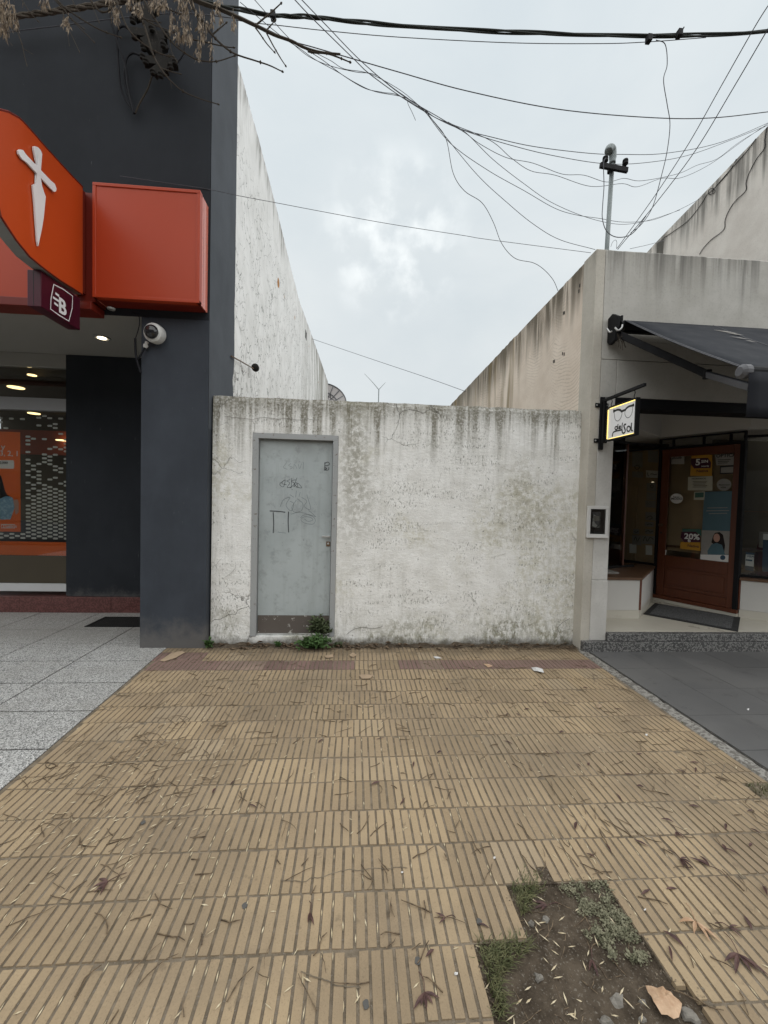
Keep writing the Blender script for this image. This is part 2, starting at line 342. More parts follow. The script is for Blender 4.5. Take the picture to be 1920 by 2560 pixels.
def mat_granite(name, dark, light, scale=110, th=.5, rough=.45):
    m = M(name, rough, .4); a = m.vcol(scale); b = m.noise(scale*1.3, 3, .7)
    base = m.mix(m.mr(a, th-.06, th+.06, 0, 1, False), dark, light); base = m.mix(m.mul(m.mr(b, .55, .7), .6), base, tuple(c*.5 for c in dark))
    m.color(m.mix(m.mul(m.noise(2.2, 3), .4), base, dark)); return m.m
def mat_slate():
    m = M('dark_slate_slab', .55, .4); r = m.rnd(); base = m.mix(r, (.100, .099, .098), (.122, .120, .118)); n = m.noise(1.6, 5)
    base = m.mix(m.mul(m.mr(n, .4, .7), .5), base, (.155, .15, .143)); f = m.noise(120, 3); base = m.mix(m.mul(m.mr(f, .55, .75), .35), base, (.16, .155, .15)); base = m.mix(m.mul(m.mr(m.noise(5, 6, .75), .56, .66), .5), base, (.062, .060, .058)); base = m.mix(m.mul(m.mr(m.noise(.7, 4, .6, m.sc(1, 1, 1, off=(3, 0, 0))), .46, .62), .4), base, (.075, .072, .07)); m.color(base)
    m.bump(f, .12, .002); return m.m
def mat_soil(name, c0=(.075, .058, .042), c1=(.15, .118, .088)):
    m = M(name, .95, .1); n = m.noise(14, 8, .7); base = m.mix(m.mr(n, .35, .65), c0, c1); base = m.mix(m.mul(m.mr(m.noise(120, 3), .58, .7), .6), base, (.24, .215, .18)); m.color(base)
    m.bump(m.noise(60, 6, .7), .8, .012); return m.m
def mat_steel_door():
    m = M('pale_blue_grey_door_paint', .5, .4); x, y, z = m.xyz(); n = m.noise(2.0, 5, .6); base = m.mix(m.mr(n, .3, .7), (.348, .385, .388), (.42, .46, .462))
    g = m.mul(m.mr(m.noise(9, 6, .7), .50, .68), .5); base = m.mix(g, base, (.22, .235, .235)); v = m.mul(m.mr(m.noise(1, 4, .6, m.sc(14, 14, .8)), .48, .7), .35); base = m.mix(v, base, (.27, .29, .285))
    t = m.mul(m.mr(m.add(z, m.mul(m.noise(5, 4), -.3)), 1.72, 2.06), .55); base = m.mix(t, base, (.20, .205, .195)); s = m.mr(m.noise(48, 3, .7), .70, .74); base = m.mix(m.mul(s, .75), base, (.08, .075, .07))
    m.color(base); m.bump(m.noise(90, 3), .10, .002); return m.m
def mat_worn(name, c, under, th=.62, scale=14, rough=.6, low=None):
    m = M(name, rough, .35); n = m.noise(scale, 6, .72); base = m.mix(m.mul(m.noise(3, 4), .6), c, tuple(v*.7 for v in c)); k = m.mr(n, th, th+.03)
    if low is not None:
        x, y, z = m.xyz(); k = m.mul(k, m.mr(x, low[0], low[1]))
    m.color(m.mix(k, base, under)); m.bump(n, .2, .003); return m.m
def mat_wood(name, a, b, rough=.4):
    m = M(name, rough, .45); n = m.noise(1, 6, .65, m.sc(38, 38, 2.2)); k = m.noise(6, 4); m.color(m.mix(m.add(m.mul(n, .7), m.mul(k, .3)), a, b)); m.bump(n, .12, .002); return m.m
def mat_leaf(name, a, b, rough=.6):
    m = M(name, rough, .3); m.color(m.mix(m.mr(m.noise(45, 3), .3, .7), a, b)); 
    try: m.b.inputs['Subsurface Weight'].default_value = 0.0
    except Exception: pass
    return m.m
def mat_glass(name, tint=(.90, .91, .90), refl=1.0):
    m = bpy.data.materials.new(name); m.use_nodes = True; t = m.node_tree; t.nodes.clear(); o = t.nodes.new('ShaderNodeOutputMaterial')
    a = t.nodes.new('ShaderNodeBsdfTransparent'); a.inputs[0].default_value = (*tint, 1); g = t.nodes.new('ShaderNodeBsdfGlossy'); g.inputs['Roughness'].default_value = .02
    g.inputs['Color'].default_value = (refl, refl, refl, 1); f = t.nodes.new('ShaderNodeFresnel'); f.inputs['IOR'].default_value = 1.45; x = t.nodes.new('ShaderNodeMixShader')
    t.links.new(f.outputs[0], x.inputs[0]); t.links.new(a.outputs[0], x.inputs[1]); t.links.new(g.outputs[0], x.inputs[2]); t.links.new(x.outputs[0], o.inputs[0]); return m
def mat_sign_orange(name, c, rough=.32):
    m = M(name, rough, .28); n = m.noise(1.5, 4); m.color(m.mix(n, tuple(v*.93 for v in c), tuple(min(1, v*1.06) for v in c))); return m.m

W_WALL = mat_white_wall(); W_PARTY = mat_party_wall(); W_PINK = mat_pink_wall()
CONC = mat_concrete('grey_stained_concrete', (.385, .37, .335), (.475, .46, .425), sat=.9)
CONC_PALE = mat_concrete('pale_pillar_render', (.47, .455, .425), (.58, .565, .535), top=4.4, sat=.5)
CONC_BAND = mat_concrete('beige_pillar_edge', (.43, .40, .345), (.53, .50, .44), top=4.17, sat=.5, run=.5)
BEIGE = mat_concrete('beige_neighbour_render', (.60, .55, .495), (.71, .665, .605), top=7.0, sat=.75, run=.7)
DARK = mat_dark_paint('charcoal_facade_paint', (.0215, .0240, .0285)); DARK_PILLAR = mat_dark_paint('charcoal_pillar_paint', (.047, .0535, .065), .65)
DARK_SIDE_LIT = mat_dark_paint('charcoal_side_lit', (.078, .086, .098))  # brightness of the side turned to the light, put into its colour
T_YEL = mat_tile('yellow_ribbed_tile', (.305, .227, .140), (.395, .298, .184), (.24, .184, .126))
T_RED = mat_tile('dull_red_ribbed_tile', (.205, .130, .112), (.235, .148, .126), (.17, .118, .098))
MORTAR = mat_soil('dirty_mortar', (.140, .113, .082), (.235, .192, .142))
TERR = mat_terrazzo(); SLATE = mat_slate(); SOIL = mat_soil('bare_soil', (.052, .040, .029), (.108, .085, .062)); GROUT = mat_soil('dark_grout', (.035, .033, .03), (.075, .07, .064))
BORDER = mat_granite('rough_border_concrete', (.14, .13, .115), (.30, .285, .26), 60, .45, .9)
GRAN = mat_granite('speckled_grey_granite', (.060, .059, .058), (.24, .235, .225), 85, .56); GRAN_RED = mat_granite('polished_red_granite', (.085, .033, .03), (.15, .062, .055), 70, .5, .3)
ASPH = mat_granite('asphalt', (.04, .04, .042), (.07, .07, .07), 80, .6, .9)
DOOR = mat_steel_door(); FRAME = mat_worn('pale_grey_door_frame', (.37, .38, .38), (.17, .14, .115), .615, 26, .6)
KICK = mat_worn('brown_kick_plate', (.125, .107, .094), (.50, .49, .46), .60, 16, .55); MARK = plain('black_marker_line', (.085, .09, .095), .7, .2); MARK2 = plain('faint_marker_line', (.19, .21, .215), .8, .2)
RUST = mat_worn('rusty_steel', (.16, .095, .055), (.34, .32, .30), .55, 30, .7); STEEL = plain('bare_steel', (.46, .46, .45), .4, .5, .6)
GALV = plain('galvanised_pipe', (.20, .225, .225), .5, .4, .3); ORANGE = mat_sign_orange('orange_sign_enamel', (.50, .064, .010)); ORANGE_D = mat_sign_orange('orange_sign_panel', (.40, .048, .014), .36)
ORANGE_SHEEN = mat_sign_orange('orange_return_sky_sheen', (.62, .20, .15), .12); RED_D = mat_sign_orange('dark_red_sign_edge', (.16, .018, .01), .4)  # return colour carries the pale pink sheen of the sky
WHITE_P = plain('white_sign_vinyl', (.78, .78, .78), .4, .4, 0, .04); MAROON = mat_sign_orange('maroon_sign_enamel', (.060, .006, .016), .35); GREY_TRIM = plain('grey_trim', (.25, .25, .24), .5)
SOFFIT = plain('grey_soffit_paint', (.30, .29, .265), .8, .2, 0, .06, 2); BLACK = plain('black_steel', (.009, .009, .010), .62, .18); RACK = mat_worn('grimy_dark_steel', (.016, .014, .012), (.05, .04, .032), .6, 40, .95); BLACKCAB = plain('black_cable', (.012, .012, .015), .7, .15); CABG = plain('weathered_cable', (.036, .042, .038), .7, .3)
CABW = plain('grey_wire', (.075, .077, .088), .6, .3); GLASS = mat_glass('window_glass'); GLASS_D = mat_glass('dark_window_glass', (.55, .56, .54))
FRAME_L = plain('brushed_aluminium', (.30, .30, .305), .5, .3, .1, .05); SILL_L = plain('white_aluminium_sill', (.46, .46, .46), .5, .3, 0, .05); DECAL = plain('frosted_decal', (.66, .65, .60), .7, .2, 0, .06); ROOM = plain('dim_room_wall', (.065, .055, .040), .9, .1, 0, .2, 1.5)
ROOM_O = plain('room_orange_wall', (.24, .045, .02), .8); ROOM_B = plain('room_brown_board', (.40, .29, .18), .8, .2, 0, .15, 3); LAMP = emit('warm_lamp', (1.0, .74, .34), 1.6)
SPOT = emit('ceiling_spot_lamp', (1.0, .86, .60), 3.0); LED = emit('warm_led', (1.0, .74, .20), .9); LIGHTBOX = emit('lit_sign_panel', (.62, .62, .62), .10)
WOOD = mat_wood('red_brown_varnished_wood', (.060, .015, .006), (.165, .047, .018)); WOOD_S = mat_wood('brown_wooden_sill', (.075, .036, .017), (.155, .08, .04), .5)
CREAM = plain('cream_floor_tile', (.52, .485, .41), .35, .4, 0, .07, 3); CREAM_B = plain('cream_skirting_tile', (.54, .51, .44), .35, .4, 0, .06, 4); STALL = plain('white_stallriser_paint', (.56, .545, .515), .7, .3, 0, .06, 3)
MATM = mat_granite('grey_door_mat', (.05, .05, .05), (.13, .13, .13), 160, .5, .95); MAT_E = plain('black_rubber_edge', (.022, .022, .022), .8)
AWN = plain('charcoal_awning_fabric', (.021, .023, .028), .85, .2, 0, .2, 5, .2); AWN_V = plain('black_valance_fabric', (.014, .015, .019), .8, .2, 0, .3, 9, .2); PLAST = plain('grey_plastic', (.10, .10, .108), .55)
METERW = plain('white_meter_frame', (.58, .57, .55), .55, .4, 0, .1, 10); METERI = mat_granite('meter_dial', (.14, .145, .15), (.58, .58, .57), 22, .55, .5); DOME = plain('smoked_dome', (.02, .02, .022), .08, .6); CAMW = plain('white_camera_housing', (.60, .60, .58), .4)
BARK = mat_soil('grey_brown_bark', (.055, .045, .036), (.13, .11, .09)); TWIG = plain('dry_twig', (.060, .050, .040), .85, .1, 0, .3, 20); SEED = mat_leaf('dry_samara', (.075, .050, .032), (.33, .255, .175)); SEED_F = mat_leaf('fallen_samara', (.46, .37, .23), (.66, .57, .40))
TWIG_F = mat_leaf('fallen_twig', (.065, .045, .030), (.20, .145, .09)); PURP = mat_leaf('purple_leaf', (.060, .032, .030), (.115, .062, .052)); BROWNL = mat_leaf('brown_leaf', (.38, .24, .145), (.52, .36, .235)); WEED = mat_leaf('weed_leaf', (.035, .075, .02), (.075, .14, .04)); WEED2 = mat_leaf('dull_weed_leaf', (.05, .07, .03), (.11, .13, .065))
PAPER = plain('white_paper', (.62, .61, .60), .8, .1, 0, .05); CARD = plain('brown_card', (.36, .27, .185), .85, .1); STONE = mat_granite('grey_stone', (.155, .142, .122), (.215, .198, .172), 40, .5, .95); GRASSM = mat_leaf('grass_blade', (.062, .072, .028), (.155, .150, .070)); GCOV = mat_leaf('grey_green_cover', (.105, .105, .062), (.235, .222, .145))
POST_O = plain('poster_orange', (.80, .155, .028), .5, .3, 0, .05); INK_W = plain('print_white', (.74, .73, .70), .6, .2, 0, .03); HAIR = plain('print_dark_hair', (.018, .012, .012), .6, .2); DENIM = mat_worn('print_denim', (.20, .36, .48), (.33, .49, .60), .5, 30, .6); SKIN = plain('print_skin', (.50, .29, .22), .6, .2)
P_PUR = plain('print_plum', (.055, .010, .028), .5); P_YEL = plain('print_yellow', (.48, .24, .02), .5); P_BLUE = plain('print_pale_blue', (.085, .155, .185), .5, .3, 0, .25, 3); P_BLUE2 = plain('print_blue', (.03, .07, .12), .5); P_CRM = plain('print_cream', (.44, .42, .33), .5); P_GRN = plain('print_green', (.05, .12, .09), .5); P_BLK = plain('print_black', (.02, .02, .02), .5); P_GRY = plain('print_grey', (.30, .285, .26), .5, .2, 0, .2, 12)
DISH = plain('dish_panel', (.36, .34, .33), .7, .2); DISH_R = plain('dish_rib', (.10, .10, .105), .7); SCREW = plain('screw_hole', (.02, .02, .02), .8)

# ================================================================== the setting
from mathutils import noise as mnoise
def struct(o): o['kind'] = 'structure'; return o
struct(MB().poly([(-150, -150, -.2), (150, -150, -.2), (150, 150, -.2), (-150, 150, -.2)]).build('ground', SOIL, origin=(0, 0, -.2)))
struct(MB().box(-60, 60, -10.5, -2.75, -.19, -.15).build('road', ASPH, origin=(0, -6, -.19)))
kb = struct(MB().box(-60, 60, -2.75, -2.60, -.19, -.012).build('kerb', GROUT, origin=(0, -2.7, -.19)))
struct(MB().box(-60, 60, -14, -10.5, -.19, -.01).build('far_pavement', GROUT, origin=(0, -12, -.19)))

WALL_Y = 4.18                                # street face of the low white wall
RP = 0.2048                                  # row pitch of the ribbed tiles
line = lambda k: 1.12+RP*k
edgeL = lambda y: -1.795-.034*(y-2.14)
EDGE_R = 2.365
offs = {1: .0306, 0: .0404, -1: .0384}
rr = random.Random(3)
# mortar bed with the hole where tiles are missing
bed = MB()
for x0, x1, y0, y1 in ((-1.9, 2.37, 1.53, 4.19), (-1.9, .640, 1.325, 1.53), (1.058, 2.37, 1.325, 1.53), (-1.9, .447, 1.12, 1.325), (1.066, 2.37, 1.19, 1.325), (1.125, 2.37, 1.12, 1.19), (-1.9, .446, -2.6, 1.12), (1.112, 2.37, -2.6, 1.12), (.446, 1.112, -2.6, .70)):
    bed.box(x0, x1, y0, y1, -.05, -.0042)
PAVE = struct(bed.build('ribbed_tile_pavement', MORTAR, origin=(0, 2, 0)))
def bar(mb, xa, xb, ya, yb, zt=0.0, zb=-.016, ch=.0016):
    mb.add([(xa, ya, zb), (xb, ya, zb), (xb, yb, zb), (xa, yb, zb), (xa+ch, ya+ch, zt), (xb-ch, ya+ch, zt), (xb-ch, yb-ch, zt), (xa+ch, yb-ch, zt)],
           [(4, 5, 6, 7), (0, 1, 5, 4), (1, 2, 6, 5), (2, 3, 7, 6), (3, 0, 4, 7)])
BP = RP/5; GR = .0072
def bars(x0, y0, y1, clip=None):
    mb = MB()
    for i in range(5):
        xa = x0+i*BP+GR/2; xb = x0+(i+1)*BP-GR/2; ya, yb = y0+.0035, y1-.0035
        if clip:
            c = clip((xa+xb)/2, ya, yb)
            if c is None: continue
            ya, yb = c
        bar(mb, xa, xb, ya, yb)
    return mb
def worn_tile(R_):
    """one tile: ribs with uneven edges, some with a chipped end"""
    mb = MB()
    for i in range(5):
        xa = -RP/2+i*BP+GR/2+R_.uniform(-.0008, .0012); xb = -RP/2+(i+1)*BP-GR/2+R_.uniform(-.0012, .0008); ya, yb = -RP/2+.0032+R_.uniform(-.001, .0014), RP/2-.0032+R_.uniform(-.0014, .001)
        q = R_.random()
        if q < .05: ya += R_.uniform(.006, .022)
        elif q < .10: yb -= R_.uniform(.006, .022)
        k = .0016; s1, s2 = R_.uniform(-.0015, .0015), R_.uniform(-.0015, .0015); dz = R_.uniform(-.0006, .0003)
        mb.add([(xa, ya, -.016), (xb, ya+s1, -.016), (xb, yb+s2, -.016), (xa, yb, -.016), (xa+k, ya+k, dz), (xb-k, ya+k+s1, dz), (xb-k, yb-k+s2, dz), (xa+k, yb-k, dz)], [(4, 5, 6, 7), (0, 1, 5, 4), (1, 2, 6, 5), (2, 3, 7, 6), (3, 0, 4, 7)])
    return mb
tile_mesh = {}; Rt = random.Random(17)
for nm, mt in (('yellow', T_YEL), ('red', T_RED)):
    tile_mesh[nm] = []
    for k in range(16):
        wt = worn_tile(Rt); me = bpy.data.meshes.new('ribbed_tile_'+nm); me.from_pydata([tuple(v) for v in wt.v], [], wt.f); me.materials.append(mt); tile_mesh[nm].append(me)
def in_frame(x, y, z=0, m=25):
    d = Vector((x, y, z))-CAM; w = d.dot(_f)
    if w < .1: return False
    px = CX+F*d.dot(RT)/w; py = CY-F*d.dot(UP)/w
    return -m < px < 1920+m and -m < py < 2560+m
rest = MB(); ntile = 0; ROWOFF = {}
for k in range(-18, 15):
    off = offs.get(k, .034+rr.uniform(-.016, .016)); y0, y1 = line(k), line(k+1); ROWOFF[k] = off
    if k == 14: y1 = 4.135
    for i in range(-11, 13):
        x0 = off+i*RP; xc = x0+RP/2; yc = (y0+y1)/2
        if x0+RP < edgeL(yc)+.01 or x0 > EDGE_R-.02: continue
        if (k == 1 and .64 < xc < 1.05) or (k == 0 and .44 < xc < 1.06) or (-3 < k < 0 and .44 < xc < 1.06): continue
        clip = None
        if x0 < edgeL(y0) or x0 < edgeL(y1): clip = lambda x, a, b: (a, b) if x-.015 > edgeL((a+b)/2) else None
        elif x0+RP > EDGE_R: clip = lambda x, a, b: (a, b) if x < EDGE_R-.012 else None
        if k == 0 and 1.06 < xc < 1.2: clip = lambda x, a, b: (max(a, 1.214-(x-1.036)*.92), b)
        if k in (-1, -2) and 1.06 < xc < 1.2: clip = lambda x, a, b: None if x < 1.115 else (a, b)
        if k == 2 and x0 < .86 and x0+RP > .79: clip = lambda x, a, b: (1.60 if .785 < x < .86 else a, b)
        if k == 4 and x0+RP > 2.18: clip = lambda x, a, b: None if x > EDGE_R-.012 else ((2.055 if x > 2.2 else a), b)
        if k == 14: clip = lambda x, a, b: (a, min(b, 4.135))
        col = 'red' if (k == 12 and not .03 < xc < .34) or (k == 13 and xc < -1.48) else 'yellow'
        vis = any(in_frame(a, b) for a in (x0, xc, x0+RP) for b in (y0, yc, y1))
        if not vis:
            if k < 14 and col == 'yellow':
                t = bars(x0, y0, y1, clip); rest.add(t.v, t.f)
            continue
        if clip:
            t = bars(x0, y0, y1, clip)
            if not t.v: continue
            t.build('ribbed_tile', T_RED if col == 'red' else T_YEL, PAVE)
        else:
            o = bpy.data.objects.new('ribbed_tile', rr.choice(tile_mesh[col])); COL.objects.link(o); o.parent = PAVE
            o.location = Vector((xc+rr.uniform(-.0012, .0012), yc+rr.uniform(-.0015, .0015), rr.uniform(-.0022, .0010)))-ORG[PAVE.name]
            o.rotation_euler = (rr.gauss(0, .006), rr.gauss(0, .005), rr.gauss(0, .005))
        ntile += 1
rest.build('ribbed_tile_rest', T_YEL, PAVE, kind='stuff')
print('tiles in view', ntile)

struct(MB().box(.787, .858, 1.528, 1.602, -.03, -.0030).build('bare_soil', SOIL))
# bare soil in the hole
nx, ny = 46, 60; sv = []; sf = []
for j in range(ny+1):
    for i in range(nx+1):
        x = .36+.84*i/nx; y = .62+1.03*j/ny
        h = -.017+.008*mnoise.noise(Vector((x*9, y*9, 1)))+.007*mnoise.noise(Vector((x*28, y*28, 4)))+.004*mnoise.noise(Vector((x*70, y*70, 2)))
        sv.append((x, y, h))
for j in range(ny):
    for i in range(nx): a = j*(nx+1)+i; sf.append((a, a+1, a+nx+2, a+nx+1))
struct(MB().add(sv, sf).build('bare_soil', SOIL, smooth=True))
nxx = 110                                     # dirt gathered along the foot of the wall
dx0, dx1 = -1.47, 2.42
vs = []; fs = []
for i in range(nxx+1):
    x = dx0+(dx1-dx0)*i/nxx
    for j in range(5):
        y = 4.085+.026*j; n = mnoise.noise(Vector((x*11, y*14, 0)))+.6*mnoise.noise(Vector((x*34, y*40, 3)))
        vs.append((x, y+.030*mnoise.noise(Vector((x*5, 1, 2))), -.003+.0095*j*(.6+.7*n)))
for i in range(nxx):
    for j in range(4): a = i*5+j; fs.append((a, a+5, a+6, a+1))
struct(MB().add(vs, fs).build('dirt_along_wall', SOIL, smooth=True))

# terrazzo slabs before the bank
tb = struct(MB().prism([(-7.5, -2.6, -.05), (edgeL(-2.6), -2.6, -.05), (edgeL(4.1), 4.1, -.05), (edgeL(4.1), 5.4, -.05), (-7.5, 5.4, -.05)], (0, 0, .046)).build('terrazzo_pavement', GROUT, origin=(-3, 2, 0)))
xs = [-2.52, -3.23, -3.94, -4.65, -5.36, -6.07, -7.5]; ys = [2.48+.433*k for k in range(-12, 6)]+[5.06, 5.355]
for a in range(len(ys)-1):
    y0, y1 = ys[a]+.0065, ys[a+1]-.0065
    z1 = .0015+rr.uniform(-.001, .001)
    MB().prism([(xs[0]+.0065, y0, -.02), (edgeL(min(y0, 4.1))-.004, y0, -.02), (edgeL(min(y1, 4.1))-.004, y1, -.02), (xs[0]+.0065, y1, -.02)], (0, 0, .02+z1)).build('terrazzo_slab', TERR, tb)
    for b in range(len(xs)-1):
        if y1 < 0 and xs[b] < -4: continue
        MB().box(xs[b+1]+.0065, xs[b]-.0065, y0, y1, -.02, z1+rr.uniform(-.001, .001)).build('terrazzo_slab', TERR, tb)
# dark slabs before the shop, with the rough strip that borders the tiles
sb = struct(MB().box(2.47, 7.2, -2.6, 4.0, -.05, -.004).build('slate_pavement', GROUT, origin=(4, 2, 0)))
for a in range(16):
    y1 = 3.985-.412*a; y0 = y1-.412
    for b in range(11):
        x0 = 2.482+.414*b
        if y1 < .6 and b > 5: continue
        MB().box(x0+.0015, x0+.4125, y0+.0015, y1-.0015, -.02, rr.uniform(.0005, .0025)).build('slate_slab', SLATE, sb)
st = MB(); vs = []; fs = []
for j in range(150):
    y = -2.6+6.62*j/149
    for i, x in enumerate((2.36, 2.385, 2.42, 2.455, 2.482)):
        n = mnoise.noise(Vector((x*20, y*13, 0))); e = .014*mnoise.noise(Vector((0, y*4, 5))) if i in (0,) else 0
        vs.append((x+e, y, -.016+(.018 if 0 < i < 4 else .0)+.010*n))
for j in range(149):
    for i in range(4): a = j*5+i; fs.append((a, a+1, a+6, a+5))
struct(MB().add(vs, fs).build('pavement_border', BORDER, smooth=False))

# ================================================================== low white wall with the steel door
wall = thing('boundary_wall', 'low weathered white rendered wall with dark run-off stains between the two buildings', 'wall', (.47, WALL_Y, 0))
DX0, DX1, DZ0, DZ1 = -1.066, -.195, .088, 2.19
WX0, WX1 = -1.462, 2.408
gx = sorted(set([WX0+(WX1-WX0)*i/96 for i in range(97)]+[DX0, DX1])); gz = sorted(set([-.03]+[2.55*i/60 for i in range(1, 61)]+[DZ0, DZ1]))
def top(x): return 2.55+.007*mnoise.noise(Vector((x*2.5, 0, 3)))+.006*mnoise.noise(Vector((x*9, 1, 3)))-.010*max(0, mnoise.noise(Vector((x*4, 7, 1))))
def wpt(x, z, y):
    n = .004*mnoise.noise(Vector((x*3, z*3, 1)))+.003*mnoise.noise(Vector((x*11, z*11, 1)))
    if z > 2.5: z = z-2.55+top(x)
    e = 0.0
    if z < .06: e = -.010*(1+mnoise.noise(Vector((x*9, 0, 8))))*(.06-z)/.06
    return (x, y+n+e-(.0 if z < 2.54 else -.012), z)
wv = []; wf = []; idx = {}
for i, x in enumerate(gx):
    for j, z in enumerate(gz):
        idx[i, j] = len(wv); wv.append(wpt(x, z, WALL_Y))
        wv.append((x, WALL_Y+.16, z if z < 2.5 else top(x)))
def inside(i, j):
    xm = (gx[i]+gx[i+1])/2; zm = (gz[j]+gz[j+1])/2; return DX0 < xm < DX1 and DZ0 < zm < DZ1
for i in range(len(gx)-1):
    for j in range(len(gz)-1):
        if inside(i, j): continue
        a, b, c, d = idx[i, j], idx[i+1, j], idx[i+1, j+1], idx[i, j+1]
        wf.append((a, b, c, d)); wf.append((d+1, c+1, b+1, a+1))
        if j == len(gz)-2: wf.append((d, c, c+1, d+1))
        if i == 0: wf.append((a, d, d+1, a+1))
        if i == len(gx)-2: wf.append((b, b+1, c+1, c))
        for di, dj, e in ((1, 0, (b, c)), (-1, 0, (d, a)), (0, 1, (c, d)), (0, -1, (a, b))):
            ii, jj = i+di, j+dj
            if 0 <= ii < len(gx)-1 and 0 <= jj < len(gz)-1 and inside(ii, jj): wf.append((e[1], e[0], e[0]+1, e[1]+1))
MB().add(wv, wf).build('rendered_wall', W_WALL, wall, smooth=False)

cw5 = lambda x, y: (500+x*500/1536, 960+y*500/1536); cw6 = lambda x, y: (900+x*600/1659, 960+y*600/1659)
mb = MB(); mb2 = MB()
for m_, cv, L, w in ((mb, cw5, [(190, 250), (300, 262), (400, 272), (440, 262), (510, 258), (600, 270), (660, 262), (740, 275), (830, 270), (920, 280)], .005), (mb, cw5, [(150, 88), (158, 140), (146, 190), (140, 230)], .006), (mb, cw5, [(405, 280), (420, 320), (412, 372)], .004), (mb, cw5, [(345, 590), (300, 600), (250, 560)], .003), (mb2, cw5, [(275, 1390), (268, 1420), (235, 1455), (190, 1485)], .007), (mb2, cw5, [(165, 1340), (130, 1380), (105, 1400)], .005), (mb2, cw6, [(750, 1455), (785, 1490), (812, 1525)], .008), (mb2, cw6, [(325, 1345), (310, 1370)], .008), (mb2, cw6, [(560, 615), (550, 655), (542, 685)], .005), (mb2, cw6, [(905, 1200), (960, 1185), (1010, 1170)], .004), (mb, cw5, [(1125, 1925), (1180, 1885), (1250, 1870), (1330, 1880), (1400, 1862)], .006), (mb, cw6, [(1380, 1720), (1365, 1690), (1400, 1650), (1450, 1620)], .006), (mb2, cw5, [(1150, 1435), (1220, 1410), (1280, 1385)], .004), (mb2, cw5, [(1310, 1440), (1380, 1400), (1430, 1370)], .004)):
    w *= .7; P = crom([PY(*cv(*p), WALL_Y-.009) for p in L], 5); ribbon(m_, [p+Vector((.006*mnoise.noise(p*35), 0, .006*mnoise.noise(p*30+Vector((4, 0, 0))))) for p in P], w, (0, -1, 0))
mb.build('wall_crack', plain('crack_shadow', (.17, .16, .14), .9, .1), wall, kind='stuff'); mb2.build('wall_scratch', plain('grey_scratch', (.50, .49, .47), .9, .1), wall, kind='stuff')
door = thing('steel_door', 'pale blue-grey steel door with graffiti and brown kick plate in the white wall', 'door', ((DX0+DX1)/2, WALL_Y, DZ0))
fr = MB(); fy0, fy1 = WALL_Y-.006, WALL_Y+.10
for x0, x1 in ((DX0+.002, DX0+.060), (DX1-.054, DX1-.002)): fr.box(x0, x1, fy0, fy1, DZ0+.002, DZ1-.056)
fr.box(DX0+.002, DX1-.002, fy0, fy1, DZ1-.056, DZ1-.002); fr.build('door_frame', FRAME, door, bevel=.003)
LX0, LX1, LY = DX0+.062, DX1-.056, WALL_Y+.040
leaf = BOX('door_leaf', DOOR, door, LX0+.002, LX1-.003, LY, LY+.04, DZ0+.022, DZ1-.062, .003)
BOX('kick_plate', KICK, door, LX0+.006, LX1-.006, LY-.003, LY-.0005, DZ0+.024, PY(700, 1538, LY).z, .0008)
c5 = lambda x, y: (500+x*500/1536, 960+y*500/1536)
def door_strokes(name, mat, lines, w):
    mb = MB()
    for L in lines:
        pts = [PY(*c5(*p), LY-.0016) for p in L]
        ribbon(mb, crom(pts, 4) if len(pts) > 2 else pts, w, (0, -1, 0))
    mb.build(name, mat, leaf)
door_strokes('marker_scrawl', MARK, [[(655, 735), (612, 768), (640, 790), (655, 735), (628, 762), (665, 775)], [(690, 735), (665, 745), (690, 760), (668, 795), (705, 790)], [(735, 735), (700, 745), (725, 765), (690, 800)], [(745, 720), (720, 790), (745, 760), (722, 765), (745, 792)], [(705, 722), (700, 800)], [(752, 795), (750, 760), (782, 798), (735, 790)], [(706, 805), (708, 815)]], .0042)
door_strokes('scraped_outline', MARK, [[(535, 975), (600, 978), (655, 985)], [(562, 985), (566, 1075), (562, 1145)], [(680, 980), (677, 1060), (681, 1140)]], .010)
door_strokes('faint_scrawl', MARK2, [[(615, 945), (640, 890), (690, 872), (660, 930), (700, 975), (720, 920), (690, 900)], [(745, 880), (790, 920), (780, 970), (730, 985), (705, 950), (740, 890)], [(780, 870), (820, 900), (800, 940), (850, 960), (820, 850)], [(700, 1000), (760, 985), (830, 1000), (890, 1020)], [(830, 965), (890, 1020)], [(770, 1030), (800, 1005), (850, 1010), (885, 1040), (870, 1075), (810, 1070), (775, 1045), (800, 1020), (850, 1025), (865, 1045), (830, 1055), (800, 1035)], [(690, 850), (720, 870)], [(740, 820), (735, 870)], [(770, 830), (760, 865)], [(600, 1138), (660, 1145)]], .0038)
door_strokes('chalk_tag', MARK2, [[(665, 605), (640, 640), (670, 655)], [(700, 610), (680, 625), (710, 640), (690, 655)], [(720, 655), (725, 615), (745, 650)], [(755, 615), (765, 650), (780, 612)], [(795, 600), (792, 655)], [(680, 520), (760, 585)]][:5], .0034)
door_strokes('torn_sticker_residue', MARK, [[(955, 610), (985, 600), (992, 620), (960, 630)], [(955, 640), (975, 650), (955, 660), (985, 660), (990, 640)], [(960, 600), (958, 665)]], .008)
hx = PY(*c5(985, 1170), LY); hz = hx.z
hd = MB(); hd.box(hx.x-.065, hx.x+.018, LY-.040, LY-.026, hz-.009, hz+.009); hd.box(hx.x, hx.x+.016, LY-.03, LY, hz-.008, hz+.008); hd.build('door_handle', STEEL, door, bevel=.003)
lk = PY(*c5(983, 1228), LY); lo = MB().box(lk.x-.020, lk.x+.024, LY-.008, LY, lk.z-.026, lk.z+.026).build('lock_plate', RUST, door, bevel=.002)
MB().lathe((lk.x+.002, LY-.008, lk.z+.004), (0, -1, 0), [(.011, 0), (.011, .004), (.004, .006)], 12).build('lock_cylinder', STEEL, lo)

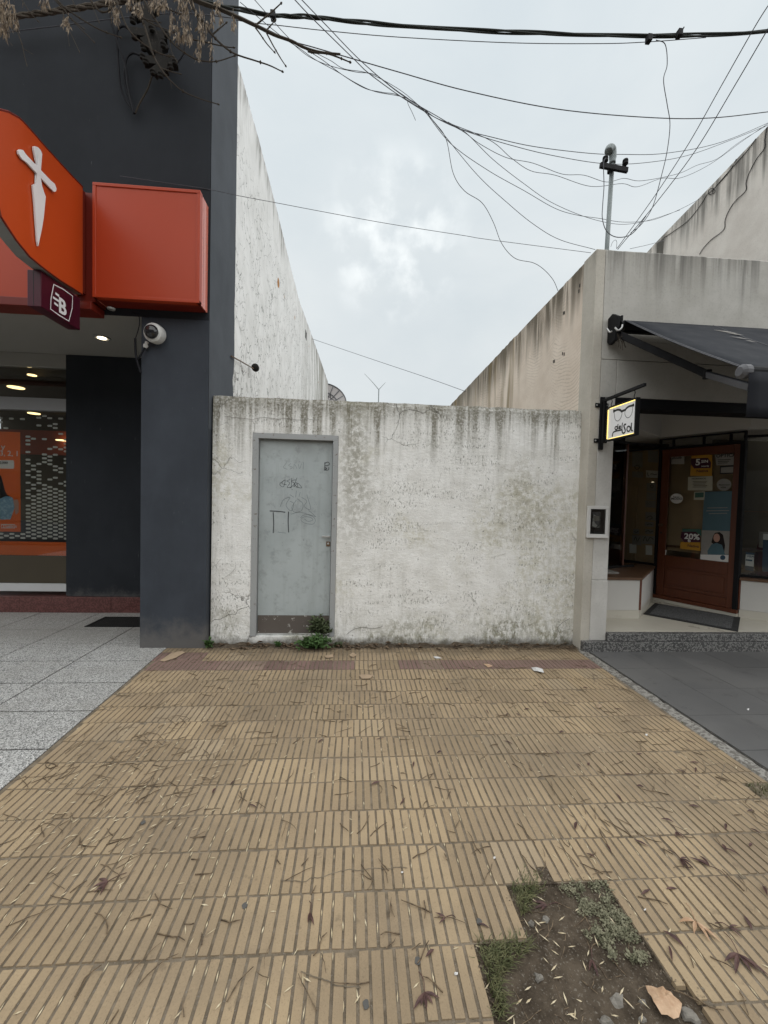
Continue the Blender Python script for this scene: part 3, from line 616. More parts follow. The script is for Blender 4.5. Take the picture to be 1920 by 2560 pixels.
# ================================================================== the bank, left
bank = thing('bank_building', 'charcoal grey bank building with recessed glass front and white party wall', 'building', (-2.6, 4.9, 0))
PXR, PYF = -1.478, 4.10                       # right corner and street face
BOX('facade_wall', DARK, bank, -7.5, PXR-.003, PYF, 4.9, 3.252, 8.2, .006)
# lighter pillar paint; the return's colour also holds the light it catches
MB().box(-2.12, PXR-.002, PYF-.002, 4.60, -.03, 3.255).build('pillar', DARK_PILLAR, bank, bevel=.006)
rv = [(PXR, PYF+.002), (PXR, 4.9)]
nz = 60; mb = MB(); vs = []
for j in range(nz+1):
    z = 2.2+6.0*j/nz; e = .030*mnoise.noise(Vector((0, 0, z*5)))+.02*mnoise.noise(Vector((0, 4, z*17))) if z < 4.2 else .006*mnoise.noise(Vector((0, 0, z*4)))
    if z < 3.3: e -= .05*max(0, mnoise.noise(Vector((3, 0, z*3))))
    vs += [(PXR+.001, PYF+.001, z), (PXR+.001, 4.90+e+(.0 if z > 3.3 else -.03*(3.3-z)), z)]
mb.add(vs, [(2*j, 2*j+1, 2*j+3, 2*j+2) for j in range(nz)]).build('return_face', DARK_SIDE_LIT, bank)
# party wall running back, top edge uneven
tops = [(4.6, 6.52), (5.0, 6.55), (6.0, 6.50), (7.1, 6.40), (8.4, 6.22), (9.6, 6.10), (12.5, 6.28), (17.6, 6.52)]
def ptop(y):
    for (a, b), (c, d) in zip(tops, tops[1:]):
        if a <= y <= c: return b+(d-b)*(y-a)/(c-a)+.018*mnoise.noise(Vector((0, y*3, 0)))+.012*mnoise.noise(Vector((0, y*13, 0)))
    return 6.5
pxs = lambda y: PXR-.004+.012*max(0, y-4.9)
vs = []; fs = []; n = 120
for i in range(n+1):
    y = 4.6+13.0*(i/n)**1.4; x = pxs(y)
    vs += [(x, y, -.2), (x, y, 1.8), (x, y, 4.0), (x, y, ptop(y)), (x-.25, y, ptop(y)+.01), (x-.25, y, -.2)]
for i in range(n):
    a = i*6; fs += [(a+k, a+6+k, a+7+k, a+1+k) for k in range(5)]
fs += [tuple(n*6+k for k in range(6)), tuple(reversed(range(6)))]
MB().add(vs, fs).build('party_wall', W_PARTY, bank)
for p in ((766, 838), (822, 990)):
    q = PX(*p, -1.40); y = q.y; x = pxs(y); BOX('wall_hole', SCREW, bank, x-.02, x+.004, y-.12, y+.12, q.z-.1, q.z+.1)
# recess: soffit, back panel, plinth, shop front
ZS = 3.25; YB = 5.36
BOX('soffit', SOFFIT, bank, -7.5, -1.9, PYF+.002, YB+.3, ZS, ZS+.12)
BOX('recess_panel', DARK, bank, -3.625, -1.9, YB-.04, YB+.2, .205, ZS-.002, .004)
for k in range(5): BOX('plinth_slab', GRAN_RED, bank, -2.0-1.1*(k+1)+.002, -2.0-1.1*k, YB-.055 if k % 2 == 0 else YB-.057, YB+.24, 0, .203, .003)
zz = lambda py: PY(0, py, YB).z
wnd = MB()
def bf(name, mat, z0, z1, y0=YB-.03, y1=YB+.06): return BOX(name, mat, bank, -7.4, -3.627, y0, y1, z0, z1, .002)
bf('head_beam', SOFFIT, zz(914), ZS-.002); bf('transom_bar', FRAME_L, zz(1023), zz(992)); bf('window_sill', SILL_L, zz(1476), zz(1457)); bf('base_panel', ROOM, zz(1457)+.002, zz(1388)-.002, YB-.005, YB+.02)
bf('orange_stripe', POST_O, zz(1388)+.002, zz(1353)-.002, YB+.014, YB+.03)
BOX('window_jamb', DARK, bank, -3.66, -3.6265, YB-.032, YB+.05, .21, ZS-.004)
pane = BOX('window_pane', GLASS, bank, -7.4, -3.662, YB+.004, YB+.012, zz(1388)-.001, zz(1023)-.002); BOX('transom_pane', GLASS, bank, -7.4, -3.662, YB+.004, YB+.012, zz(992)+.002, zz(914)-.002)
# frosted lozenges printed on the glass
dm = MB(); rp = random.Random(11); X = -3.69; c = 0
while X > -6.0:
    z = zz(1350)+.03+(0.0242 if c % 2 else 0)
    while z < zz(1026):
        t = max(0, min(1, (z-1.85)/(zz(1030)-1.85))); keep = 1 - .80*max(0, min(1, (z-1.35)/.85))
        if rp.random() < max(keep, .22) and not (X < -4.20 and 1.0 < z < 2.29):
            a = .0305; b = .0125; pts = []
            for k in range(10):
                th = 2*pi*k/10; pts.append((X+(a-b)*(1 if cos(th) > 0 else -1)+b*cos(th), YB+.0145, z+b*sin(th)))
            dm.poly(pts)
        z += .0484
    X -= .0654; c += 1
dm.build('frosted_lozenges', DECAL, pane, kind='stuff')
# room behind
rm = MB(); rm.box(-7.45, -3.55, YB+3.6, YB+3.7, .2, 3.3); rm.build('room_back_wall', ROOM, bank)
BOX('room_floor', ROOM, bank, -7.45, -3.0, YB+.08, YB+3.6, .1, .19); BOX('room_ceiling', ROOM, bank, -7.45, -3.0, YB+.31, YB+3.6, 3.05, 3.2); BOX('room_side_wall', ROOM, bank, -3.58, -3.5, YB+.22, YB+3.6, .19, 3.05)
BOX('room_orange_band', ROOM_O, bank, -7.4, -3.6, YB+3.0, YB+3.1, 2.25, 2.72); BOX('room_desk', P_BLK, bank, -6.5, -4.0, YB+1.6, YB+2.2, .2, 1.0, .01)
for px, py, r, zc in ((40, 968, .10, 3.046), (80, 937, .05, 3.046)):
    q = PZ(px, py, zc); MB().lathe(q, (0, 0, -1), [(r, 0), (r, .01)], 18).build('room_lamp', LAMP, bank)
for px, py in ((85, 1033), (155, 1100)):
    q = PZ(px, py, 3.046) if py < 1040 else PY(px, py, YB+2.9); MB().lathe((q.x, q.y, q.z), (0, 0, -1), [(.10, 0), (.10, .012)], 18).build('room_lamp', LAMP, bank)
# ceiling downlight
q = PZ(255, 844, ZS); dl = MB().lathe(q+Vector((0, 0, .002)), (0, 0, -1), [(.085, 0), (.085, .008), (.066, .012), (.060, .004)], 24).build('downlight_ring', GREY_TRIM, bank); MB().lathe(q+Vector((0, 0, -.004)), (0, 0, -1), [(.045, 0), (.045, .005), (.03, .008)], 18).build('downlight_lamp', SPOT, dl)
q = PZ(278, 770, ZS); MB().lathe(q+Vector((0, 0, -.001)), (0, 0, -1), [(.035, 0), (.03, .015)], 12).build('ceiling_fixing', GREY_TRIM, bank)
# floor grate
ga, gb = PZ(213, 1567), PZ(255, 1543)
gt = thing('floor_grate', 'black metal grate set in the terrazzo beside the charcoal pillar', 'grate', ((ga.x-2.3)/2, 4.93, 0)); gx0, gx1, gy0, gy1 = -3.06, -2.35, 4.74, 5.12
g = MB(); g.box(gx0, gx1, gy0, gy0+.02, .001, .008); g.box(gx0, gx1, gy1-.02, gy1, .001, .008); g.box(gx0, gx0+.02, gy0+.02, gy1-.02, .001, .008); g.box(gx1-.02, gx1, gy0+.02, gy1-.02, .001, .008); g.build('grate_frame', BLACK, gt)
BOX('grate_pit', SCREW, gt, gx0+.02, gx1-.02, gy0+.02, gy1-.02, .0024, .0036)
for k in range(26): BOX('grate_bar', RACK, gt, gx0+.03+k*.0253, gx0+.037+k*.0253, gy0+.02, gy1-.02, .004, .0075)

# signs on the bank
SX0, SX1, SYF, SZ0, SZ1 = -2.445, -1.497, 3.89, 3.322, 4.346
fs_ = thing('fascia_sign', 'blank orange box sign on the charcoal facade above the pillar', 'sign', ((SX0+SX1)/2, 4.0, SZ0))
BOX('sign_panel', ORANGE_D, fs_, SX0+.03, SX1-.03, SYF+.008, SYF+.02, SZ0+.03, SZ1-.03)
f_ = MB(); f_.box(SX0, SX1, SYF, SYF+.06, SZ1-.03, SZ1); f_.box(SX0, SX0+.03, SYF, SYF+.06, SZ0, SZ1-.03); f_.box(SX1-.03, SX1, SYF, SYF+.06, SZ0, SZ1-.03); f_.box(SX0, SX1-.0, SYF+.001, SYF+.06, SZ0-.0, SZ0+.03); f_.build('sign_frame', ORANGE_D, fs_, bevel=.004)
BOX('sign_return', ORANGE_SHEEN, fs_, SX1-.012, SX1-.001, SYF+.062, PYF-.002, SZ0+.004, SZ1-.01); BOX('sign_seam', RED_D, fs_, SX1-.0012, SX1-.0002, 3.985, 3.989, SZ0+.006, SZ1-.012)
for k in range(4):
    for yy in (3.965, 4.06): MB().lathe((SX1-.001, yy, SZ0+.12+.26*k), (1, 0, 0), [(.005, 0), (.004, .002)], 8).build('rivet', GREY_TRIM, fs_)
BOX('sign_return', ORANGE_SHEEN, fs_, SX0, SX0+.012, SYF+.062, PYF-.002, SZ0+.004, SZ1-.01)
BOX('sign_underside', RED_D, fs_, SX0+.012, SX1-.012, SYF+.062, PYF-.002, SZ0+.004, SZ0+.016); BOX('sign_top', ORANGE_D, fs_, SX0+.012, SX1-.012, SYF+.062, PYF-.002, SZ1-.022, SZ1-.01)
fb = thing('fascia_band', 'plain orange fascia band behind the projecting orange sign', 'sign', (-4.6, 4.0, 3.2))
BOX('band_face', ORANGE_D, fb, -7.4, -2.60, 3.93, 3.95, 3.29, 4.30); BOX('band_edge', RED_D, fb, -7.4, -2.46, 3.90, PYF-.002, 3.215, 3.288, .004); BOX('band_filler', RED_D, fb, -2.598, -2.448, 3.94, PYF-.002, 3.30, 4.28); BOX('band_body', RED_D, fb, -7.4, -2.60, 3.952, PYF-.002, 3.29, 4.28)
# projecting sign with the white emblem: a bulging blade standing out over the pavement
c2 = lambda x, y: (x*560/1659, 240+y*560/1659)
XE = -2.526; bulge = lambda Y: .05*max(0.0, min(1.0, (3.89-Y)/.7))**.7
def onblade(px, off=0.0):
    X = XE
    for _ in range(8): p = PX(*px, X+off); X = XE+bulge(p.y)
    return p
up_ = [onblade(c2(*p)) for p in ((625, 685), (540, 598), (450, 500), (330, 368), (230, 252), (150, 165), (60, 115), (0, 100))]
lw_ = [onblade(c2(*p)) for p in ((610, 1470), (450, 1368), (320, 1272), (220, 1190), (130, 1080), (60, 975), (0, 880))]
upz = [(p.y, p.z) for p in up_]+[(2.93, 4.10), (2.86, 3.98), (2.83, 3.85)]; lwz = [(p.y, p.z) for p in lw_]+[(2.95, 3.55), (2.87, 3.66), (2.83, 3.80)]
def interp(t, y):
    t = sorted(t)
    if y <= t[0][0]: return t[0][1]
    for (a, b), (c, d) in zip(t, t[1:]):
        if a <= y <= c: return b+(d-b)*(y-a)/(c-a+1e-9)
    return t[-1][1]
bl = thing('projecting_sign', 'orange projecting sign with white dagger-like cross emblem over the bank entrance', 'sign', (XE, 3.4, 3.3))
N = 34; ysamp = [2.835+(3.888-2.835)*k/N for k in range(N+1)]; TH = .10
vs = []; fs = []
for y in ysamp: vs += [(XE+bulge(y), y, interp(upz, y)), (XE+bulge(y), y, interp(lwz, y))]
fs = [(2*k, 2*k+1, 2*k+3, 2*k+2) for k in range(N)]
vs2 = [(x-TH, y, z) for x, y, z in vs]
MB().add(vs, fs).build('sign_face', ORANGE, bl, smooth=True); MB().add(vs2, [tuple(reversed(f)) for f in fs]).build('sign_face', ORANGE, bl, smooth=True)
def rim(name, mat, i0, inset, z):
    a = []; ff = []
    for k in range(N+1):
        x, y, zz_ = vs[2*k+i0]; a += [(x-inset, y, zz_+z), (x-TH+inset, y, zz_+z)]
    MB().add(a, [(2*k, 2*k+1, 2*k+3, 2*k+2) for k in range(N)]).build(name, mat, bl)
rim('sign_edge', RED_D, 0, .0, .0); rim('sign_edge', GREY_TRIM, 1, .0, .0)
for i0 in (0, 1): MB().tube([(v[0]-.002, v[1], v[2]) for v in vs[i0::2]], .007, 6).build('edge_bead', RED_D, bl)
BOX('sign_bracket', RED_D, bl, XE-TH, XE-.002, 3.889, 3.928, 3.36, 4.27)
def blade_poly(name, pts, mat, off):
    b = [onblade(c2(*p), off) for p in pts]; c_ = sum(b, Vector())/len(b)
    bm = bmesh.new(); v_ = [bm.verts.new(p) for p in b]; bm.faces.new(v_); bmesh.ops.triangulate(bm, faces=bm.faces)
    mb = MB(); mb.add([v.co.copy() for v in bm.verts], [tuple(v.index for v in f.verts) for f in bm.faces] if not bm.verts.index_update() else []); bm.free(); return mb
e1 = [(255, 372), (275, 378), (295, 400), (307, 430), (305, 455), (298, 500), (296, 560), (297, 610), (305, 660), (318, 705), (333, 745), (328, 800), (318, 900), (305, 980), (278, 1112), (272, 1080), (262, 950), (252, 800), (246, 740), (238, 662), (262, 650), (272, 610), (275, 560), (268, 510), (258, 460), (245, 400), (243, 378)]
e2 = [(145, 395), (165, 400), (185, 430), (215, 480), (250, 520), (285, 555), (330, 600), (370, 625), (400, 650), (413, 685), (410, 705), (395, 710), (375, 690), (345, 650), (310, 605), (280, 575), (240, 535), (190, 490), (155, 465), (133, 430), (130, 405)]
em = blade_poly('emblem', e1, WHITE_P, .012); e2m = blade_poly('emblem', e2, WHITE_P, .013); em.add(e2m.v, e2m.f); eo = em.build('emblem', WHITE_P, bl)
sm = eo.modifiers.new('solid', 'SOLIDIFY'); sm.thickness = .012; sm.offset = 0
# maroon network sign below it
ns = thing('network_sign', 'small maroon box sign with white letter B under the orange sign', 'sign', (XE-.05, 3.6, 2.99))
nx1 = XE+.004; nx0 = PY(68, 718, 3.40).x; ny0, ny1, nz0, nz1 = 3.40, 3.85, 3.00, 3.283
BOX('sign_body', MAROON, ns, nx0, nx1, ny0, ny1, nz0, nz1, .004); BOX('sign_seam', P_BLK, ns, nx0+.045, nx0+.048, ny0-.0015, ny0, nz0+.004, nz1-.004)
def nsp(px, py): p = PX(*c2(px, py), nx1+.0025); return p
mb = MB(); fr_ = [(398, 1395), (470, 1432), (538, 1482), (535, 1570), (510, 1667), (440, 1625), (375, 1578), (378, 1500), (398, 1395)]
ribbon(mb, [nsp(*p) for p in fr_], .009, (1, 0, 0)); mb.build('logo_outline', WHITE_P, ns)
text('logo_letter', 'B', .175, nsp(432, 1592)+Vector((0, 0, -.002)), WHITE_P, ns, rx=(0, 1, 0), bold=.025, ext=.0012, sx=.95)
mb = MB()
for a, b in (((410, 1460), (438, 1482)), ((392, 1490), (436, 1520)), ((402, 1532), (432, 1555))): ribbon(mb, [nsp(*a), nsp(*b)], .018, (1, 0, 0))
mb.build('logo_bars', WHITE_P, ns)

# security camera on the pillar
sc0 = PY(372, 828, 4.02); cam_t = thing('security_camera', 'white dome security camera on the charcoal pillar under the soffit', 'camera', (sc0.x+.02, PYF, sc0.z-.1))
ax = Vector((-.10, -.95, -.06)).normalized(); cb = Vector((sc0.x+.055, PYF-.004, sc0.z-.01)); cc = cb+ax*.05
MB().lathe(cb, ax, [(.062, 0), (.088, .02), (.092, .07), (.088, .10), (.060, .112), (.052, .106)], 28).build('camera_housing', CAMW, cam_t, smooth=False, bevel=.002)
MB().lathe(cb+ax*.104, ax, [(.066, 0), (.064, .02), (.052, .042), (.032, .056), (.008, .062)], 24).build('dome_window', DOME, cam_t, smooth=True)
cg = PY(365, 862, 4.06); MB().lathe(cg, Vector((.3, 0, .9)), [(.016, -.03), (.022, -.015), (.022, .0), (.016, .005), (.016, .03)], 12).build('cable_gland', CAMW, cam_t)
MB().tube(crom([cg-Vector((.005, 0, .02)), PY(350, 890, 4.05), PY(342, 902, 4.06)]), .008, 7).build('camera_cable', BLACKCAB, cam_t)
MB().tube(crom([PY(332, 782, 4.10), PY(347, 790, 4.07), PY(348, 815, 4.06), PY(338, 848, 4.06)]), .004, 6).build('camera_cable', BLACKCAB, cam_t)
MB().tube(crom([PY(338, 846, 4.06), PY(339, 880, 4.06), PY(343, 905, 4.06), PY(352, 932, 4.07)]), .0105, 7).build('camera_cable', BLACKCAB, cam_t)

# poster hung in the bank window
PYP = YB+.022; po = thing('window_poster', 'orange advertising poster with printed person in denim behind the bank window', 'poster', (-4.55, PYP, 1.01))
z0, z1, xr = 1.012, 2.272, -4.245; BOX('poster_sheet', POST_O, po, -4.95, xr, PYP-.001, PYP+.001, z0, z1)
c3 = lambda x, y: (x*200/962, 900+y*460/2212)
pp = lambda x, y, d=.0025: PY(*c3(x, y), PYP-d)
text('poster_lettering', 'y', .11, pp(12, 1078), INK_W, po, bold=.006); text('poster_lettering', '3, 2, 1', .092, pp(-4, 1148), INK_W, po, bold=.006)
mb = MB(); mb.poly([pp(-200, 1200), pp(160, 1206), pp(170, 1225), pp(170, 1295), pp(160, 1307), pp(-200, 1300)]); mb.build('poster_box', INK_W, po); text('poster_lettering', '0.000!', .040, pp(-5, 1246, .0035), P_BLK, po, bold=.02)
MB().poly([pp(-120, 1400), pp(-20, 1360), pp(15, 1400), pp(35, 1470), pp(60, 1570), pp(85, 1620), pp(120, 1640), pp(60, 1680), pp(0, 1720), pp(-120, 1720)]).build('printed_hair', HAIR, po)
MB().poly([pp(-120, 1680, .003), pp(0, 1670, .003), pp(60, 1640, .003), pp(115, 1640, .003), pp(150, 1655, .003), pp(165, 1690, .003), pp(175, 1780, .003), pp(150, 1850, .003), pp(125, 1918, .003), pp(80, 1915, .003), pp(30, 1920, .003), pp(-20, 1915, .003), pp(-120, 1915, .003)]).build('printed_denim_shirt', DENIM, po)
MB().poly([pp(160, 1690, .0036), pp(185, 1675, .0036), pp(215, 1680, .0036), pp(224, 1720, .0036), pp(222, 1830, .0036), pp(195, 1860, .0036), pp(180, 1830, .0036), pp(172, 1760, .0036)]).build('printed_hand', SKIN, po)
mb = MB(); fr_ = [pp(16, 1978), pp(180, 1980), pp(178, 2020), pp(16, 2018), pp(16, 1978)]; ribbon(mb, fr_, .008, (0, -1, 0)); mb.build('poster_logo_frame', INK_W, po); text('poster_lettering', 'Galicia', .052, pp(62, 2011), INK_W, po, bold=.004); text('poster_lettering', 'T', .05, pp(30, 2012), INK_W, po, bold=.02)

# ================================================================== the optician's shop, right
shop = thing('shop_building', 'grey concrete optician shop with recessed corner entrance and pink side wall', 'building', (4.3, 5.5, 0))
SF = 4.03; SX = 2.40; XR = 6.2
jit = lambda a: a
pz = lambda px, py: PY(px, py, SF)
# parapet / fascia with uneven top
vs = []; fs = []; n = 80
for i in range(n+1):
    x = SX+.10+(XR-SX-.10)*i/n; t = 4.17+.006*mnoise.noise(Vector((x*7, 0, 0)))+.006*mnoise.noise(Vector((x*2, 5, 0)))
    vs += [(x, SF, 3.252), (x, SF, t-.012), (x, SF+.012, t), (x, SF+.20, t), (x, SF+.20, 3.252)]
for i in range(n): a = i*5; fs += [(a+k, a+5+k, a+6+k, a+1+k) for k in range(4)]+[(a+4, a+9, a+5, a)]
fs += [(0, 1, 2, 3, 4), tuple(n*5+k for k in (4, 3, 2, 1, 0))]
MB().add(vs, fs).build('parapet', CONC, shop)
xv = PY(1540, 960, SF).x
BOX('fascia_panel', CONC, shop, SX+.10, XR, SF-.004, SF+.18, 3.054, 3.249, .003); BOX('fascia_panel', CONC, shop, SX+.10, xv-.002, SF-.003, SF+.18, 2.664, 3.050, .003); BOX('fascia_panel', CONC, shop, xv+.002, XR, SF-.010, SF+.18, 2.664, 3.046, .003)
BOX('fascia_beam', BLACK, shop, SX+.28, XR, SF-.013, SF+.19, 2.554, 2.660, .003)
# pillar with its beige left edge that turns into the side wall
BOX('pillar_edge', CONC_BAND, shop, SX, SX+.098, SF, 4.26, -.01, 4.165, .006)
BOX('pillar', CONC_PALE, shop, SX+.0985, 2.668, SF-.003, 4.26, .752, 2.660, .004); BOX('pillar_base', CONC_PALE, shop, SX+.094, 2.672, SF-.010, 4.26, .108, .748, .005)
BOX('end_pier', CONC_PALE, shop, 5.60, XR, SF-.003, 4.9, .108, 2.550, .004)
# side wall
vs = []; fs = []; n = 110
rtop = lambda y: 4.16-.017*(y-4.2)+.014*mnoise.noise(Vector((2, y*3.1, 0)))+.012*mnoise.noise(Vector((5, y*12, 0)))
for i in range(n+1):
    y = 4.262+9.7*(i/n)**1.3; x = SX+.004
    vs += [(x, y, -.2), (x, y, 2.0), (x, y, rtop(y)-.01), (x+.012, y, rtop(y)), (x+.2, y, rtop(y)), (x+.2, y, -.2)]
for i in range(n): a = i*6; fs += [(a+k, a+6+k, a+7+k, a+1+k) for k in range(5)]
fs += [tuple(n*6+k for k in range(6)), tuple(reversed(range(6)))]
MB().add(vs, fs).build('side_wall', W_PINK, shop)
for p in ((1449, 714), (1447, 728), (1411, 782), (1408, 783), (1406, 884), (1410, 885), (1383, 904), (1386, 903)):
    q = PX(*p, SX); BOX('screw_hole', SCREW, shop, SX-.001, SX+.006, q.y-.006, q.y+.006, q.z-.018, q.z+.018)
BOX('roof', GROUT, shop, SX+.21, XR, SF+.21, 13.8, 3.6, 3.7)
# steps
for k in range(4):
    a = 2.40+1.0*k; BOX('step_riser', GRAN, shop, a+(.001 if k else .004), min(a+.998, XR), 3.975, 4.5, -.02, .1055, .004)
for k in range(4):
    a = 2.674+1.0*k; BOX('step_tread', GRAN, shop, a+.001, min(a+.998, XR), 3.985, 4.06, .1075, .1885, .005)
FZ = .19
BOX('porch_bed', GROUT, shop, 2.42, XR, 4.062, 5.75, .1075, FZ-.004)
for a in range(9):
    for b in range(5):
        x0, y0 = 2.674+.42*a, 4.062+.34*b
        BOX('floor_tile', CREAM, shop, x0+.001, x0+.419, y0+.001, y0+.339, FZ-.012, FZ)
# display bays: plan of the angled shop front
P0, P1, P2, P3, P4 = Vector((2.45, 4.537, 0)), Vector((3.427, 4.539, 0)), Vector((4.315, 5.459, 0)), Vector((4.768, 4.608, 0)), Vector((5.55, 3.60+.46, 0))
zsill = PY(1515, 1443, 4.537).z
def slabwall(name, mat, a, b, z0, z1, th, inward, bevel=0):
    d = (b-a).normalized(); nrm = Vector((-d.y, d.x, 0))*inward
    pts = [Vector((p.x, p.y, z0)) for p in (a, b, b+nrm*th, a+nrm*th)]
    return MB().prism(pts, (0, 0, z1-z0)).build(name, mat, shop, bevel=bevel)
BH = .30
for a, b in ((P0, P1), (P1, P2), (P3, P4)):
    dd = (b-a).normalized(); e = dd*.012
    slabwall('stall_riser', STALL, a+e, b-e, FZ+.1, zsill-.03, .05, 1); slabwall('skirting_tile', CREAM_B, a+e*.5, b-e*.5, FZ, FZ+.098, .058, 1)
    L = (b-a).length; m_ = max(1, int(L/.42))
for p in (P1, P3+Vector((.006, .0, 0))):
    MB().box(p.x-.012, p.x+.014, p.y-.004, p.y+.03, FZ+.1, zsill-.03).build('corner_post', WOOD, shop, bevel=.002)
MB().prism([Vector((p[0], p[1], zsill-.03)) for p in ((2.45, 4.52), (3.433, 4.522), (4.335, 5.459), (4.30, 5.70), (2.45, 5.70))], (0, 0, .03)).build('window_sill', WOOD_S, shop, bevel=.003)
MB().prism([Vector((p[0], p[1], zsill-.03)) for p in ((4.750, 4.600), (5.56, 4.05), (6.15, 4.05), (6.15, 5.6), (4.86, 4.66))], (0, 0, .03)).build('window_sill', WOOD_S, shop, bevel=.003)
# glazing line sits back from the sill edge
G0, G1, G2 = Vector((2.45, 4.70, 0)), Vector((PZ(1556, 1418, zsill).x, PZ(1556, 1418, zsill).y, 0)), Vector((4.29, 5.47, 0))
zg = 2.52
def gl(name, a, b, z0, z1): return slabwall(name, GLASS, a, b, z0, z1, .008, 1)
bay1 = gl('display_pane', G0, G1, zsill+.03, zg); bay3 = gl('display_pane', P3+Vector((.05, .10, 0)), P4+Vector((.02, .12, 0)), zsill+.03, 2.42)
fm = MB()
for a, b in ((G0, G1), (G1, G1+(G2-G1)*.35), (P3+Vector((.05, .10, 0)), P4+Vector((.02, .12, 0)))):
    MB().bar((a.x, a.y, zsill+.015), (b.x, b.y, zsill+.015), .03, .03).build('pane_base_rail', BLACK, shop)

for a, b in (((G1.x, G1.y, zg-.12), (G2.x, G2.y, zg-.12)), ((G1.x, G1.y, zg-.12), (2.60, 4.70, zg-.10)), ((P3.x+.05, P3.y+.1, 2.44), (P4.x+.02, P4.y+.12, 2.44))): MB().bar(a, b, .03, .03).build('pane_head_rail', BLACK, shop)
fm = MB(); fm.box(2.672, 2.70, 4.12, 4.16, .76, 2.55); fm.build('shutter_guide', BLACK, shop)
MB().bar((G1.x, G1.y, zsill), (G1.x, G1.y, zg-.12), .022).build('corner_mullion', WOOD, shop)
# bulkhead above the glazing
bk = MB(); bk.prism([Vector((p[0], p[1], zg)) for p in ((2.68, 4.60), (3.20, 4.60), (4.30, 5.43), (4.775, 4.585), (5.5, 4.245), (5.5, 6.0), (2.68, 6.0))], (0, 0, .9)); bk.build('bulkhead', STALL, shop)
BOX('porch_ceiling', STALL, shop, 2.68, XR, 4.222, 4.62, 3.0, 3.05)
# interior
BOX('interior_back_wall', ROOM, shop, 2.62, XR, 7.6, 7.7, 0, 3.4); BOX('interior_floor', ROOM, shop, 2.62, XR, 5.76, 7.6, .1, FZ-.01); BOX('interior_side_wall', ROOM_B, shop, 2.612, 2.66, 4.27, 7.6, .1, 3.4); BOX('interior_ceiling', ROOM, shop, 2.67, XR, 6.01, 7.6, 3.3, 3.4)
# things in the front corner of the bay
BOX('display_floor', P_GRY, shop, 2.68, 3.30, 4.76, 5.3, zsill+.001, zsill+.02); MB().lathe((2.98, 4.95, zsill+.02), (0, 0, 1), [(.05, 0), (.09, .03), (.10, .16), (.085, .165)], 16).build('display_bowl', P_BLK, shop); BOX('display_cloth', POST_O, shop, 2.75, 2.92, 4.80, 4.95, zsill+.02, zsill+.11, .02)
for k in range(5): BOX('display_shelf', P_BLK, shop, 2.70, 2.95, 5.55, 5.75, 1.0+.3*k, 1.015+.3*k)
q = PY(1540, 1197, 5.5); BOX('shelf_lamp', SPOT, shop, q.x-.07, q.x+.09, 5.49, 5.51, q.z-.006, q.z+.006)

# wooden entrance door, set at an angle
DA, DB = P2.copy(), P3.copy(); du = (DB-DA).normalized(); dn = Vector((du.y, -du.x, 0));
if dn.dot(CAM-DA) < 0: dn = -dn
Ld = (DB-DA).length
def dp(u, z, off=0.0): q = DA+du*u+dn*off; return Vector((q.x, q.y, z))
sd = thing('shop_door', 'red-brown wooden glazed door covered in stickers at the shop entrance', 'door', tuple(dp(Ld/2, FZ)))
def dbox(name, mat, u0, u1, z0, z1, o0, o1, par=None, bevel=.003):
    mb = MB().prism([dp(u0, z0, o0), dp(u1, z0, o0), dp(u1, z1, o0), dp(u0, z1, o0)], dn*(o1-o0)); return mb.build(name, mat, par or sd, bevel=bevel)
dbox('door_jamb', BLACK, .002, .034, FZ+.04, 2.345, -.05, .03); dbox('door_jamb', BLACK, .905, .955, FZ+.04, 2.345, -.05, .03); dbox('door_head', BLACK, .002, .955, 2.347, 2.375, -.05, .03)
dbox('door_stile', WOOD, .037, .132, .285, 2.343, -.03, .012); dbox('door_stile', WOOD, .842, .902, .285, 2.343, -.03, .012)
dbox('top_rail', WOOD, .134, .840, 2.235, 2.343, -.03, .0115); dbox('middle_rail', WOOD, .134, .840, .70, .855, -.03, .0115); dbox('bottom_rail', WOOD, .134, .840, .287, .40, -.03, .0115)
dbox('door_panel', WOOD, .134, .840, .402, .698, -.025, -.004); dbox('panel_moulding', WOOD, .16, .81, .45, .66, -.004, .008, bevel=.007); dbox('door_sill', WOOD, .0, .96, FZ+.045, .283, -.05, .05); dbox('threshold', CREAM_B, .0, .962, FZ+.001, FZ+.044, -.05, .045)
dpane = dbox('glass_pane', GLASS, .134, .840, .857, 2.233, -.008, -.002, bevel=0)
kn = dp(.075, 1.28, .012); MB().lathe(kn, dn, [(.02, 0), (.02, .006), (.010, .010), (.010, .03), (.024, .036), (.026, .05), (.016, .06)], 16).build('door_knob', WOOD_S, sd, smooth=True); MB().lathe(dp(.07, 1.17, .012), dn, [(.012, 0), (.011, .006)], 12).build('keyhole_plate', P_BLK, sd)
# transom over the door
tr = MB()
for u in (.008, .17, .52, .80, .945): tr.bar(dp(u, 2.377), dp(u, 2.49), .016, .03)
tr.bar(dp(.0, 2.49), dp(.955, 2.49), .03, .02); tr.build('transom_frame', BLACK, sd); dbox('transom_pane', GLASS, .01, .95, 2.378, 2.482, -.006, .0, bevel=0)
